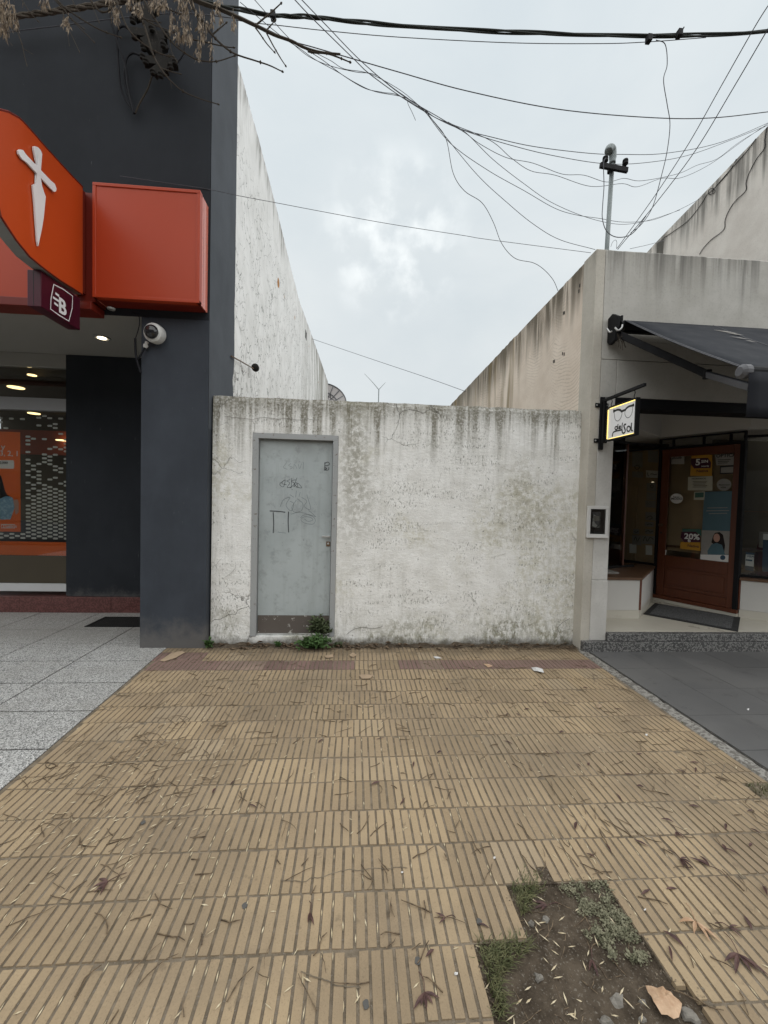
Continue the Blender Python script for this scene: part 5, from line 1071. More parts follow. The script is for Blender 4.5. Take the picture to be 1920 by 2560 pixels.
wire('left one of two straight wires rising steeply to the right edge', [(1935, -8), (1887, 67), (1799, 222), (1721, 360), (1638, 488), (1555, 604), (1541, 622)], 2.6, 4.3, .0052)
wire('right one of two straight wires rising steeply to the right edge', [(1950, 22), (1920, 72), (1832, 222), (1738, 377), (1638, 510), (1555, 610), (1544, 624)], 2.6, 4.3, .0055)
wire('black wire loop hanging from the mast head', [(1514, 395), (1509, 410), (1510, 466), (1507, 510), (1506, 546), (1516, 577), (1538, 592), (1566, 591), (1588, 577), (1615, 540)], 4.28, 4.2, .0062)
wire('slack thin wire below the branch tip at upper left', [(630, -8), (723, 96), (764, 123), (805, 149), (863, 192), (913, 221), (957, 231), (1000, 240), (1080, 288)], 3.2, 3.95, .0036)
wire('second slack thin wire below the branch tip', [(600, 5), (700, 88), (749, 121), (788, 149), (841, 178), (889, 207), (938, 229), (1020, 247), (1085, 292)], 3.2, 3.95, .0034)
wire('third slack thin wire crossing the branch tip', [(600, 40), (735, 106), (822, 149), (860, 172), (923, 184), (1000, 225), (1060, 275)], 3.6, 3.95, .0034)
wire('fourth slack thin wire meeting the wire pair', [(720, 99), (770, 140), (824, 164), (889, 180), (938, 187), (990, 225), (1070, 280)], 3.7, 3.95, .0034)
wire('short cut wire end below the wire bundle', [(1018, 250), (1021, 262), (1030, 280), (1039, 301)], 3.9, 3.9, .0036)
wire('thin wire loop on the parapet beside the mast foot', [(1527, 617), (1531, 606), (1538, 600), (1542, 605), (1541, 620)], 4.3, 4.3, .003)
wire('thin wire running along the parapet to the beige wall', [(1575, 622), (1620, 612), (1665, 600)], 4.6, 6.2, .004)

# insulator rack on the facade
rk = thing('insulator_rack', 'black steel bracket rack with insulators on the upper charcoal facade', 'bracket', (PY(385, 110, PYF).x, PYF, PY(385, 190, PYF).z))
c1a = lambda x, y: (x*640/1659, y*640/1659)
P1a = lambda x, y, Y: PY(*c1a(x, y), Y)
MB().bar(P1a(940, 60, 3.90), P1a(1060, 470, 3.92), .075, .085).build('rack_post', RACK, rk, bevel=.004)
for (a, b) in (((870, 110), (1010, 60)), ((850, 215), (1080, 250)), ((925, 290), (1065, 240)), ((930, 400), (1150, 420)), ((1000, 480), (1120, 380)), ((960, 330), (1075, 300))):
    MB().bar(P1a(*a, 3.86), P1a(*b, 3.94), .055, .065).build('rack_arm', RACK, rk, bevel=.003)
for p in ((862, 140), (870, 245), (935, 318), (925, 375), (945, 405), (995, 475), (1040, 492), (1085, 230), (1135, 410), (1110, 440), (990, 195), (1060, 300)):
    c = P1a(*p, 3.85); MB().lathe(c+Vector((0, 0, -.02)), (rr.uniform(-.3, .3), -.3, 1), [(.012, 0), (.024, .006), (.024, .016), (.014, .022), (.024, .028), (.024, .04), (.01, .046)], 10).build('insulator', RACK, rk, smooth=True)
for a in ((980, 130), (1010, 330), (1055, 430)): MB().bar(P1a(*a, 3.9), P1a(*a, 4.095), .03, .03).build('rack_stay', RACK, rk)
def rcab(pts, Y, r, m_=BLACKCAB): MB().tube(crom([P1a(*p, Y) for p in pts]), r, 6).build('rack_cable', m_, rk)
rcab([(850, 200), (800, 170), (760, 205), (762, 320), (775, 520), (800, 620), (850, 700), (872, 735)], 4.04, .009); rcab([(920, 365), (860, 345), (820, 385), (805, 500), (825, 600), (855, 690), (870, 735)], 4.05, .009)
rcab([(712, -10), (716, 120), (755, 260), (810, 420), (830, 560), (850, 660), (870, 735)], 4.03, .011); rcab([(985, 495), (955, 580), (905, 670), (876, 735)], 4.06, .007, TWIG); rcab([(1195, 270), (1185, 350), (1145, 410)], 3.9, .008); rcab([(1090, 40), (1120, 150), (1160, 300)], 3.9, .008); rcab([(880, 100), (860, 60), (850, 0)], 3.9, .009)

# lamp arm on the party wall, dish, aerial
la = thing('wall_lamp_arm', 'rusty lamp holder on a thin rod at the edge of the white party wall', 'lamp', tuple(PX(581, 892, -1.46)))
MB().tube([PX(578, 890, -1.465), PX(605, 905, -1.44), PX(633, 921, -1.40)], .008, 6).build('lamp_rod', RUST, la); c = PX(638, 922, -1.395); MB().lathe(c+Vector((0, -.06, .03)), (.1, .9, -.35), [(.02, 0), (.045, .02), (.05, .05), (.042, .085), (.03, .09)], 10).build('lamp_holder', RACK, la)
DYY = 19.5; dc = PY(812, 1004, DYY); dsh = thing('satellite_dish', 'large grey ribbed satellite dish peeking out behind the white party wall', 'satellite dish', (dc.x, DYY, dc.z-1.0)); RD = 1.04
dax = Vector((.15, -.85, .35)).normalized(); du1 = dax.orthogonal().normalized(); dv1 = dax.cross(du1)
dpt = lambda r, t: dc+(du1*cos(t)+dv1*sin(t))*r+dax*(.30*(r/RD)**2-.3)
for k in range(18):
    t0, t1 = 2*pi*k/18+.02, 2*pi*(k+1)/18-.02; MB().add([dpt(.12, t0), dpt(.12, t1), dpt(.55*RD, t1), dpt(.55*RD, t0), dpt(RD, t1), dpt(RD, t0)], [(0, 1, 2, 3), (3, 2, 4, 5)]).build('dish_petal', DISH, dsh)
mb = MB()
for k in range(18): t = 2*pi*k/18; mb.tube([dpt(.1, t)-dax*-.02, dpt(.55*RD, t)+dax*.02, dpt(RD, t)+dax*.02], .022, 4)
for r_ in (.62, 1.0): mb.tube([dpt(RD*r_, 2*pi*k/36)+dax*.02 for k in range(37)], .028, 5)
mb.build('dish_rib', DISH_R, dsh); mb = MB(); 
for t in (.3, 2.4, 4.5): mb.tube([dpt(.7*RD, t), dc+dax*.55], .02, 5)
mb.lathe(dc+dax*.5, dax, [(.08, 0), (.08, .15)], 10); mb.build('feed_tripod', DISH_R, dsh); MB().tube([dc-dax*.3, (dc.x, DYY+.4, -.2)], .06, 8).build('dish_post', DISH_R, dsh)
AY = 24.0; an = thing('roof_aerial', 'thin grey aerial with two forked arms beyond the white wall', 'aerial', (PY(946, 1000, AY).x, AY, 0)); t_ = PY(947, 974, AY)
MB().tube([(t_.x, AY, -.2), t_], .030, 6).build('aerial_pole', GALV, an); MB().tube([t_, PY(930, 954, AY), PY(911, 934, AY)], [.022, .016, .008], 5).build('aerial_arm', GALV, an); MB().tube([t_, PY(964, 956, AY)], [.02, .008], 5).build('aerial_arm', GALV, an)

# ================================================================== the tree whose bare twigs hang into view
tree = thing('ash_tree', 'bare ash tree with dry hanging seed bunches reaching in at upper left', 'tree', (-3.4, .7, 0))
MB().tube(crom([(-3.4, .7, -.1), (-3.38, .72, 1.2), (-3.45, .8, 2.6), (-3.3, 1.0, 4.2), (-3.1, 1.5, 5.6), (-2.7, 2.1, 6.5)], 5), [.20-.005*i for i in range(26)], 10).build('trunk', BARK, tree, smooth=True)
LY_ = 2.95
root = lambda px, py: PY(px, py, LY_)
limb = crom([(-2.7, 2.1, 6.5), (-2.4, 2.6, 6.3), root(200, -170), root(330, -110), root(450, -60), root(520, -10)], 5)
MB().tube(limb, [.06-.0016*i for i in range(len(limb))], 8).build('branch', BARK, tree, smooth=True)
MB().tube(crom([(-3.1, 1.5, 5.6), (-3.2, 1.7, 6.2), (-2.9, 2.3, 6.0), root(30, -120), root(120, -60)], 5), .03, 7).build('branch', BARK, tree, smooth=True)
MB().tube(crom([(-3.3, 1.0, 4.2), (-3.9, .3, 5.6), (-4.2, -.4, 7.2), (-4.0, -1.0, 8.6)], 5), [.11-.005*i for i in range(16)], 8).build('branch', BARK, tree, smooth=True)
c5b = lambda x, y: (260+x*500/1659, y*300/995); c6b = lambda x, y: (600+x*400/1659, y*320/1327); c0b = lambda x, y: (x*300/1659, y*300/1659)
def twig(cv, pts, r0=.0075, r1=.0028, dy=0.0, bud=True):
    P = crom([PY(*cv(*p), LY_+dy*i/len(pts)) for i, p in enumerate(pts)], 4); n = len(P)
    P = [p+Vector((.004*mnoise.noise(p*9), 0, .004*mnoise.noise(p*7+Vector((3, 1, 0))))) for p in P]
    mb = MB().tube(P, [r0+(r1-r0)*i/(n-1) for i in range(n)], 5)
    if bud:
        d = (P[-1]-P[-2]).normalized(); mb.lathe(P[-1]-d*.004, d, [(r1, 0), (r1*2.2, .006), (r1*1.6, .014), (.0008, .02)], 5)
        for k in range(3, n-2, 5): mb.lathe(P[k], (P[k+1]-P[k]).normalized(), [(r0*.7, -.006), (r0*1.35, 0), (r0*.7, .006)], 5)
    mb.build('twig', TWIG, tree)
twig(c5b, [(215, -60), (240, 20), (330, 200), (400, 430), (470, 570), (560, 680), (700, 780), (940, 865)]); twig(c5b, [(470, 568), (550, 595), (625, 612)], .004, .002); twig(c5b, [(545, 660), (552, 700), (562, 738)], .002, .001, bud=False)
twig(c5b, [(300, -60), (330, 0), (420, 150), (530, 310), (620, 400), (720, 470), (800, 500), (930, 510), (1080, 462)]); twig(c5b, [(545, 340), (560, 420), (600, 505)], .003, .0015)
twig(c5b, [(690, -60), (740, 60), (820, 180), (900, 290), (1000, 390), (1110, 455), (1350, 535), (1475, 592)], .009, .0035); twig(c5b, [(905, 280), (960, 235), (1012, 190)], .005, .0028); twig(c5b, [(700, 320), (820, 345), (1000, 385), (1070, 392)], .005, .0028)
twig(c5b, [(560, -100), (780, 10), (960, 75), (1130, 150), (1260, 215), (1400, 285), (1560, 345), (1659, 395), (1800, 435), (1960, 450)], .014, .007, bud=False); twig(c6b, [(700, 530), (760, 545), (900, 555), (1020, 595), (1135, 640)], .0075, .004)
twig(c6b, [(165, 265), (310, 140), (418, 35)], .006, .0035); twig(c6b, [(270, 315), (320, 265), (365, 215)], .005, .003); twig(c6b, [(160, 290), (260, 430), (350, 535)], .005, .003); twig(c6b, [(270, 340), (400, 570), (470, 675)], .005, .003)
twig(c5b, [(100, 0), (180, 200), (260, 310), (400, 410), (500, 455), (570, 470)], .006, .003); twig(c5b, [(420, -60), (490, 40), (560, 90), (620, 110)], .005, .003); twig(c5b, [(280, 140), (360, 165), (460, 185)], .004, .002); twig(c5b, [(350, 170), (460, 225), (570, 265)], .004, .002)
twig(c0b, [(720, -60), (880, 130), (990, 260), (1145, 390)], .005, .0025); twig(c0b, [(760, -60), (900, 150), (1000, 280), (1290, 575)], .005, .0025); twig(c0b, [(740, -80), (880, 90), (1100, 250), (1400, 420), (1660, 515)], .006, .003); twig(c0b, [(270, -60), (300, 0), (410, 170), (520, 290)], .004, .002)
twig(c0b, [(215, 300), (230, 380), (300, 610), (370, 890)], .004, .0018); twig(c0b, [(325, 680), (380, 710), (430, 740)], .002, .0012); twig(c0b, [(870, 160), (900, 300), (930, 360), (1090, 700)], .004, .0018); twig(c0b, [(1240, -60), (1300, 140), (1360, 300)], .003, .002); twig(c0b, [(1220, -60), (1340, 120), (1410, 170), (1500, 150), (1580, 50)], .006, .004); twig(c0b, [(0, 330), (60, 480), (150, 610)], .003, .0015); twig(c0b, [(930, 380), (945, 500), (960, 610)], .002, .001); twig(c0b, [(990, -40), (1030, 70), (1080, 150)], .003, .002)
rs = random.Random(21)
def bunch(px, py, w, h, n):
    n = int(n*1.05)
    mb = MB(); stem = [PY(px+rs.uniform(-3, 3), py-8, LY_), PY(px, py+h*.5, LY_), PY(px, py+h*.9, LY_)]; mb.tube(stem, .0018, 4)
    for k in range(n):
        t = rs.random(); x = px+rs.gauss(0, w*.30)*(1-.5*t); y = py+h*t*.9; c = PY(x, y, LY_+rs.gauss(0, .03)); L = rs.uniform(.036, .058); W_ = rs.uniform(.008, .012)
        d = Vector((rs.gauss(0, .28), rs.gauss(0, .28), -1)).normalized(); s_ = d.orthogonal().normalized(); s_ = (s_*cos(k)+d.cross(s_)*sin(k)).normalized()
        mb.add([c, c+d*L*.5+s_*W_/2, c+d*L, c+d*L*.5-s_*W_/2, c+d*L*.5+d.cross(s_)*.0015], [(0, 1, 4), (1, 2, 4), (2, 3, 4), (3, 0, 4)])
    mb.build('seed_bunch', SEED, tree, kind='stuff')
for b in ((0, -30, 55, 110, 150), (22, 0, 38, 60, 70), (12, 50, 30, 40, 40), (40, 40, 14, 30, 18), (108, -8, 14, 22, 12), (120, -10, 10, 16, 8), (170, 40, 12, 34, 20), (158, 45, 10, 20, 8), (290, 15, 24, 38, 46), (278, -12, 20, 28, 26), (322, -10, 22, 26, 26), (350, 0, 16, 44, 26), (385, -12, 24, 30, 34), (395, 2, 18, 26, 22), (428, 28, 12, 54, 34), (460, -20, 44, 70, 110), (462, 40, 28, 66, 72), (445, 62, 24, 42, 40), (500, 20, 18, 50, 40), (508, 48, 22, 52, 56), (496, 98, 16, 54, 34), (527, 104, 8, 40, 16), (545, -10, 24, 40, 40), (530, 20, 12, 46, 24), (583, 28, 10, 54, 24), (410, -14, 26, 36, 40), (340, 10, 14, 24, 18), (552, 30, 10, 20, 12), (475, 80, 16, 30, 22)): bunch(*b)

# ================================================================== weeds, grass and stones
def leaflet(mb, c, d, n, L, W_):
    """small toothed leaf"""
    s_ = d.cross(n).normalized()
    mb.add([c, c+d*L*.35+s_*W_*.5, c+d*L*.5+s_*W_*.28, c+d*L*.68+s_*W_*.36, c+d*L, c+d*L*.68-s_*W_*.36, c+d*L*.5-s_*W_*.28, c+d*L*.35-s_*W_*.5, c+d*L*.5-n*L*.08], [(0, 1, 8), (1, 2, 8), (2, 3, 8), (3, 4, 8), (4, 5, 8), (5, 6, 8), (6, 7, 8), (7, 0, 8)])
def weed(name, label, base, w, h, nst, mat, seed, lean=(0, -.4, 0), L=.035):
    R_ = random.Random(seed); t = thing(name, label, 'weed', tuple(base)); lf = MB(); st_ = MB(); base = Vector(base)
    for k in range(nst):
        a = R_.uniform(0, 2*pi); rad = R_.random()**.5; end = base+Vector((cos(a)*rad*w/2, sin(a)*rad*w*.22, 0))+Vector(lean)*h*.5+Vector((0, 0, h*R_.uniform(.45, 1.0)*(1-.55*rad*rad)))
        b0 = base+Vector((cos(a)*rad*w*.16, R_.uniform(-.01, .01), 0)); mid = (b0+end)/2+Vector((0, 0, h*.18)); P = crom([b0, mid, end], 4); st_.tube(P, .0016, 4)
        for j, p in enumerate(P[2:]):
            for s_ in (-1, 1):
                d = Vector((R_.gauss(0, .8), R_.gauss(-.25, .6), R_.gauss(.15, .45))).normalized(); n = (Vector((0, -.4, 1))+Vector((R_.gauss(0, .5), R_.gauss(0, .5), 0))).normalized()
                n = (n-d*n.dot(d)).normalized(); leaflet(lf, p, d, n, L*R_.uniform(.6, 1.25), L*.62*R_.uniform(.7, 1.2))
    st_.build('stem', WEED2, t); lf.build('foliage', mat, t); return t
g0 = PZ(782, 1636); weed('weed', 'largest leafy green weed on the pavement before the steel door', (g0.x, 4.09, -.005), .42, .17, 70, WEED, 1, L=.034)
weed('weed', 'dull green weed growing up the lower right corner of the steel door', (PY(800, 1590, 4.19).x, 4.19, .088), .26, .25, 52, WEED2, 2, (-.02, -.06, 0), .036)
weed('weed', 'small weed at the foot of the charcoal pillar corner', (PY(526, 1615, 4.12).x, 4.10, 0), .10, .13, 11, WEED, 3, L=.028); weed('weed', 'tiny weed sprout below the left part of the door step', (PY(693, 1615, 4.12).x, 4.12, 0), .06, .085, 6, WEED, 4, L=.026)
weed('weed', 'low sparse weed right of the large weed along the white wall', (PY(845, 1620, 4.12).x, 4.12, .0), .16, .06, 12, WEED2, 5, L=.022)
H6 = lambda x, y, z=-.02: PZ(1150+x*770/1659, 2060+y*770/1659, z)
def inpoly(x, y, P):
    r = False
    for (a, b), (c, d) in zip(P, P[1:]+P[:1]):
        if (b > y) != (d > y) and x < (c-a)*(y-b)/(d-b)+a: r = not r
    return r
def scatter(poly, n, fn, R_):
    xs_ = [p[0] for p in poly]; ys_ = [p[1] for p in poly]; k = 0
    while k < n:
        x, y = R_.uniform(min(xs_), max(xs_)), R_.uniform(min(ys_), max(ys_))
        if inpoly(x, y, poly): fn(H6(x, y)); k += 1
R6 = random.Random(6); mb = MB()
def gc(p):
    z = p.z+R6.uniform(0, .022)
    if mnoise.noise(Vector((p.x*22, p.y*22, 0))) < -.12+.25*R6.random(): return
    for _ in range(3):
        d = Vector((R6.gauss(0, 1), R6.gauss(0, 1), R6.uniform(-.1, .8))).normalized(); n = Vector((R6.gauss(0, .4), R6.gauss(0, .4), 1)); n = (n-d*n.dot(d)).normalized(); s_ = d.cross(n); L = R6.uniform(.006, .012); c = Vector((p.x+R6.gauss(0, .006), p.y+R6.gauss(0, .006), z))
        mb.add([c, c+d*L*.5+s_*L*.32, c+d*L, c+d*L*.5-s_*L*.32], [(0, 1, 2, 3)])
scatter([(560, 330), (790, 330), (850, 420), (950, 610), (1015, 745), (950, 770), (830, 690), (690, 640), (620, 470), (545, 380)], 2300, gc, R6); scatter([(680, 590), (780, 620), (850, 740), (800, 740), (690, 650)], 150, gc, R6)
tag(mb.build('ground_cover', GCOV), 'grey-green creeping ground cover along the right side of the soil patch', 'ground cover', kind='stuff')
mb = MB()
def gr(p, h=.05, lx=.35):
    d = Vector((R6.gauss(lx, .5), R6.gauss(-.2, .5), 1)).normalized(); L = h*R6.uniform(.5, 1.2); s_ = Vector((d.y, -d.x, 0)).normalized()*.0016; p = p+Vector((0, 0, .0)); q = p+d*L*.6; e = q+Vector((d.x, d.y, .15)).normalized()*L*.5
    mb.add([p-s_, p+s_, q+s_*.8, q-s_*.8, e], [(0, 1, 2, 3), (3, 2, 4)])
scatter([(90, 655), (320, 645), (400, 640), (330, 720), (250, 780), (200, 860), (140, 800)], 380, gr, R6); scatter([(135, 800), (200, 850), (240, 1000), (200, 1070), (170, 980)], 120, gr, R6); scatter([(268, 345), (400, 335), (390, 400), (350, 480), (330, 500)], 200, gr, R6)
for k in range(60): gr(Vector((R6.uniform(.72, .80), R6.uniform(1.50, 1.60), -.01)), .03)
tag(mb.build('grass_tuft', GRASSM), 'short green grass along the left edges of the soil patch', 'grass', kind='stuff'); mb = MB()
for k in range(260):
    y = R6.uniform(1.94, 2.05); gr(Vector((R6.uniform(2.21, 2.36), y, -.012)), .035, -.2)
for k in range(200):
    y = 3.6*R6.random()**1.5+.9; gr(Vector((2.372+R6.gauss(0, .006), y, -.008)), .018, .1)
tag(mb.build('border_grass', GRASSM), 'sparse grass in the broken tile corner and border joint at right', 'grass', kind='stuff')
def stone(x, y, w, d, seed, lab):
    c = H6(x, y, -.022); R_ = random.Random(seed); vs = []; n = 9
    prof = [(.72, 0), (1.0, .45), (.78, .85), (.25, 1.0)]; mb = MB(); b = len(mb.v); js = [R_.uniform(.55, 1.3) for _ in range(n)]
    for r, h in prof:
        for k in range(n): a = 2*pi*k/n; mb.v.append(Vector((c.x+cos(a)*r*w*js[k], c.y+sin(a)*r*d*js[k], -.024+h*.015*R_.uniform(.85, 1.1))))
    for i in range(3):
        for k in range(n): a = i*n+k; e = i*n+(k+1) % n; mb.f.append((a, e, e+n, a+n))
    mb.f.append(tuple(3*n+k for k in range(n))); tag(mb.build('stone', STONE), lab, 'stone', 'stones in the soil patch')
for s_ in ((850, 960, .034, .020, 1, 'largest grey stone in the soil, left of the big brown leaf'), (985, 975, .016, .010, 3, 'small flat stone touching the left edge of the brown leaf'), (780, 1062, .026, .012, 4, 'grey stone at the bottom edge below the largest stone'), (1240, 1045, .024, .022, 5, 'grey stone right of the big brown leaf'), (458, 520, .016, .014, 6, 'pale stone in the upper part of the soil patch'), (385, 545, .016, .014, 7, 'pale stone beside the left tile edge of the soil patch'), (425, 835, .018, .014, 9, 'dull stone half sunk in the left middle of the soil'), (985, 1062, .012, .010, 10, 'small stone at the bottom edge under the brown leaf')): stone(*s_)

mb = MB()                                             # crumbs of earth and mortar along the broken edges
HP = [(.45, .95), (.45, 1.32), (.645, 1.32), (.65, 1.525), (.80, 1.53), (.85, 1.53), (1.055, 1.52), (1.045, 1.32), (1.04, 1.21), (1.13, 1.13), (1.11, .95)]
for k in range(620):
    i_ = R6.randrange(len(HP)-1); t = R6.random(); (a, b), (c, d) = HP[i_], HP[i_+1]; x = a+(c-a)*t; y = b+(d-b)*t; s_ = R6.uniform(.002, .006)
    x += R6.gauss(0, .012); y += R6.gauss(0, .012); z = -.012 if inpoly(x, y, HP) else .001
    if R6.random() < .35: x, y, z = R6.uniform(.46, 1.05), R6.uniform(.98, 1.5), -.014
    v = [(x+s_*R6.uniform(-1, 1), y+s_*R6.uniform(-1, 1), z+s_*R6.uniform(-.3, .9)) for _ in range(4)]; mb.add(v, [(0, 1, 2), (0, 1, 3), (1, 2, 3), (0, 2, 3)])
tag(mb.build('soil_crumbs', MORTAR), 'crumbs of earth and mortar along the broken tile edges', 'crumbs', kind='stuff')

# ================================================================== litter
RL = random.Random(31)
def ok_spot(x, y):
    if y > 4.08 or y < 1.0 or x < edgeL(y)+.02 or x > EDGE_R: return False
    return in_frame(x, y, 0, 10)
mb = MB(); cnt = 0
def samara(mb, x, y, a, L, W_, z=.002):
    c, s_ = cos(a), sin(a); p = lambda u, v, w: (x+u*c-v*s_, y+u*s_+v*c, z+w)
    mb.add([p(-L/2, 0, 0), p(0, W_/2, .0006), p(L/2, 0, .001), p(0, -W_/2, .0006), p(0, 0, .0022)], [(0, 1, 4), (1, 2, 4), (2, 3, 4), (3, 0, 4)])
while cnt < 520:
    y = 1.02+2.6*RL.random()**1.35; x = RL.uniform(-2.0, 2.3)
    if not ok_spot(x, y): continue
    if y > 2.6 and RL.random() < .55: continue
    k = int((y-1.12)//RP)
    if RL.random() < .82 and not (.45 < x < 1.06 and y < 1.53):
        o = ROWOFF.get(k, .03); x = o+round((x-o)/BP)*BP+RL.gauss(0, .0012); a = pi/2+RL.gauss(0, .08); z = -.0022
    else: a = RL.uniform(0, pi); z = .0008
    if .45 < x < 1.06 and y < 1.53: z = -.010
    samara(mb, x, y, a, RL.uniform(.022, .038), RL.uniform(.0035, .0058), z); cnt += 1
for k in range(130):                                  # drift of seeds at lower left
    x, y = RL.gauss(-1.15, .28), RL.gauss(1.95, .28)
    if ok_spot(x, y): samara(mb, x, y, RL.gauss(.7, .5), RL.uniform(.025, .04), RL.uniform(.004, .0065))
for k in range(34):
    p = H6(RL.uniform(250, 1000), RL.uniform(350, 1070), -.020); samara(mb, p.x, p.y, RL.uniform(0, pi), RL.uniform(.025, .04), RL.uniform(.004, .006), -.010)
tag(mb.build('fallen_seeds', SEED_F), 'pale dry ash seeds scattered over the tiles and grooves', 'seeds', kind='stuff')
mb = MB()
def ftwig(x, y, a, L, r, z=.003, bend=.25):
    P = []; 
    for k in range(5): P.append(Vector((x, y, z+.001*k))); x += cos(a)*L/4; y += sin(a)*L/4; a += RL.gauss(0, bend)
    mb.tube(P, [r, r, r*.9, r*.8, r*.55], 4)
cnt = 0
while cnt < 430:
    y = 1.02+2.9*RL.random()**1.2; x = RL.uniform(-2.0, 2.3)
    if not ok_spot(x, y) or (.42 < x < 1.1 and y < 1.55): continue
    ftwig(x, y, RL.uniform(0, 2*pi), RL.uniform(.03, .13), RL.uniform(.0012, .0026)); cnt += 1
for k in range(150):
    x, y = RL.gauss(-1.25, .30), RL.gauss(2.15, .35)
    if ok_spot(x, y): ftwig(x, y, RL.gauss(.3, .8), RL.uniform(.05, .16), RL.uniform(.0009, .0018))
for k in range(45): p = H6(RL.uniform(200, 1100), RL.uniform(420, 1070), -.02); ftwig(p.x, p.y, RL.uniform(0, 6.28), RL.uniform(.04, .11), RL.uniform(.001, .002), -.018)
for k in range(70):
    x = RL.uniform(-1.45, 2.35); y = RL.uniform(4.0, 4.15)
    ftwig(x, y, RL.gauss(0, .35), RL.uniform(.05, .16), RL.uniform(.001, .003), .006+.02*max(0, (y-4.08)/.09))
tag(mb.build('fallen_twigs', TWIG_F), 'thin dry brown twigs scattered over the tiles', 'twigs', kind='stuff')
def leafblade(mb, c, a, L, W_, curl=.35, z=.003):
    """narrow pointed leaflet lying on the ground, edges curled up"""
    d = Vector((cos(a), sin(a), 0)); s_ = Vector((-sin(a), cos(a), 0)); c = Vector(c); rows = []
    for t, w in ((0, .05), (.2, .7), (.45, 1), (.7, .75), (1, .04)):
        m_ = c+d*L*t+Vector((0, 0, z+.10*L*sin(pi*t)*curl)); rows.append([m_-s_*W_*w/2+Vector((0, 0, W_*w*curl)), m_, m_+s_*W_*w/2+Vector((0, 0, W_*w*curl*.7))])
    b = len(mb.v)
    for r in rows: mb.v += r
    for i in range(4):
        for j in range(2): a_ = b+i*3+j; mb.f.append((a_, a_+1, a_+4, a_+3))
# single purple leaflets, mostly towards the right
spots = [(1120, 1726), (1148, 1770), (1215, 1775), (1266, 1790), (1282, 1862), (1300, 1790), (1310, 1775), (1365, 1760), (1410, 1830), (1398, 1888), (1440, 1910), (1470, 1915), (1535, 1773), (1560, 1935), (1605, 1885), (1610, 1970), (1690, 1925), (1740, 1920), (1555, 2005), (1748, 1908), (1710, 1850), (1815, 2060), (1875, 2072), (1868, 2030), (1465, 2135), (1437, 2075), (1515, 2110), (1685, 2057), (1920-40, 2110), (1000, 2015), (950, 1955), (1105, 1880), (620, 2012), (540, 1972), (575, 1965), (795, 1858), (940, 1850), (1035, 1905), (1625, 2225), (1665, 2224), (1860, 2290), (1672, 2365), (1710, 2368), (1815, 2130), (1850, 2140), (1085, 2375), (1195, 2310), (1905, 2215), (1530, 1700), (1470, 1720), (1495, 1690), (1585, 2100), (1750, 2020)]
for i, p in enumerate(spots):
    q = PZ(*p); mb = MB(); leafblade(mb, (0, 0, 0), RL.uniform(0, 6.28), RL.uniform(.035, .065), RL.uniform(.008, .015), RL.uniform(.2, .6))
    for v in mb.v: v += q
    tag(mb.build('fallen_leaf', PURP), 'narrow dark purple leaflet lying loose on the yellow ribbed tiles', 'leaf', 'loose purple leaflets')
comp = [(270, 2206, 'five-fingered purple leaf near the lower left on the tiles', 5, .105), (1062, 2482, 'five-fingered reddish leaf at the bottom centre of the tiles', 5, .095), (775, 2283, 'curled brown leaf with a bent stalk left of the bottom centre', 3, .075), (1700, 2148, 'purple leaf cluster on the tiles right above the soil patch', 5, .085), (1775, 2168, 'curled dark leaf just right of the purple leaf cluster', 4, .10), (1845, 2385, 'purple leaf bunch near the lower right edge', 5, .12), (1738, 2305, 'pale tan leaf bunch on the tiles right of the soil patch', 5, .12), (1690, 2080, 'reddish compound leaf on the tiles at mid right', 4, .07), (1115, 2295, 'small faded reddish leaf above the bottom centre', 3, .06), (1822, 2320, 'small red leaf left of the purple leaf bunch', 3, .07), (1370, 2265, 'dry brown leaf in the upper corner of the soil patch', 3, .09), (1480, 2400, 'crumpled brown leaf in the middle of the soil patch', 3, .07)]
for i, (px, py, lab, n, L) in enumerate(comp):
    L *= .66; q = PZ(px, py, -.02 if i in (10, 11) else 0); a0 = RL.uniform(0, 6.28); t = thing('compound_leaf', lab, 'leaf', tuple(q), 'compound leaves on the ground'); m_ = BROWNL if i in (6,) else PURP
    for k in range(n):
        mb = MB(); leafblade(mb, q, a0+(k-(n-1)/2)*.42+RL.gauss(0, .16), L*RL.uniform(.6, 1.15), L*.17, RL.uniform(.2, .6), .003); mb.build('leaflet', m_, t)
    mb = MB(); e = q+Vector((-cos(a0)*L*.9, -sin(a0)*L*.9, .002)); mb.tube(crom([q+Vector((0, 0, .005)), (q+e)/2+Vector((.006, .004, .006)), e], 3), .0013, 4); mb.build('stalk', m_, t)
def sheet(name, mat, label, cat, outline, z=.004, bumpy=.006, seed=1):
    P = [PZ(*p) for p in outline]; c = sum(P, Vector())/len(P); R_ = random.Random(seed); mb = MB(); n = len(P); ring = [c+(p-c)*.5 for p in P]
    mb.v = [c+Vector((0, 0, z+bumpy))]+[p+Vector((0, 0, z+R_.uniform(.2, 1)*bumpy)) for p in ring]+[p+Vector((0, 0, z*.4+R_.uniform(0, 1)*bumpy)) for p in P]
    for k in range(n): j = (k+1) % n; mb.f += [(0, 1+k, 1+j), (1+k, 1+n+k, 1+n+j, 1+j)]
    return tag(mb.build(name, mat), label, cat)
b6 = lambda x, y: (1150+x*770/1659, 2060+y*770/1659)
sheet('fallen_leaf', BROWNL, 'big pale brown leaf on the soil at the bottom right', 'leaf', [b6(*p) for p in ((998, 890), (1030, 882), (1062, 895), (1092, 890), (1108, 912), (1135, 925), (1150, 948), (1178, 955), (1195, 985), (1190, 1020), (1178, 1058), (1150, 1062), (1118, 1045), (1085, 1035), (1058, 1005), (1040, 975), (1030, 945), (1012, 920))], .012, .010, 4)
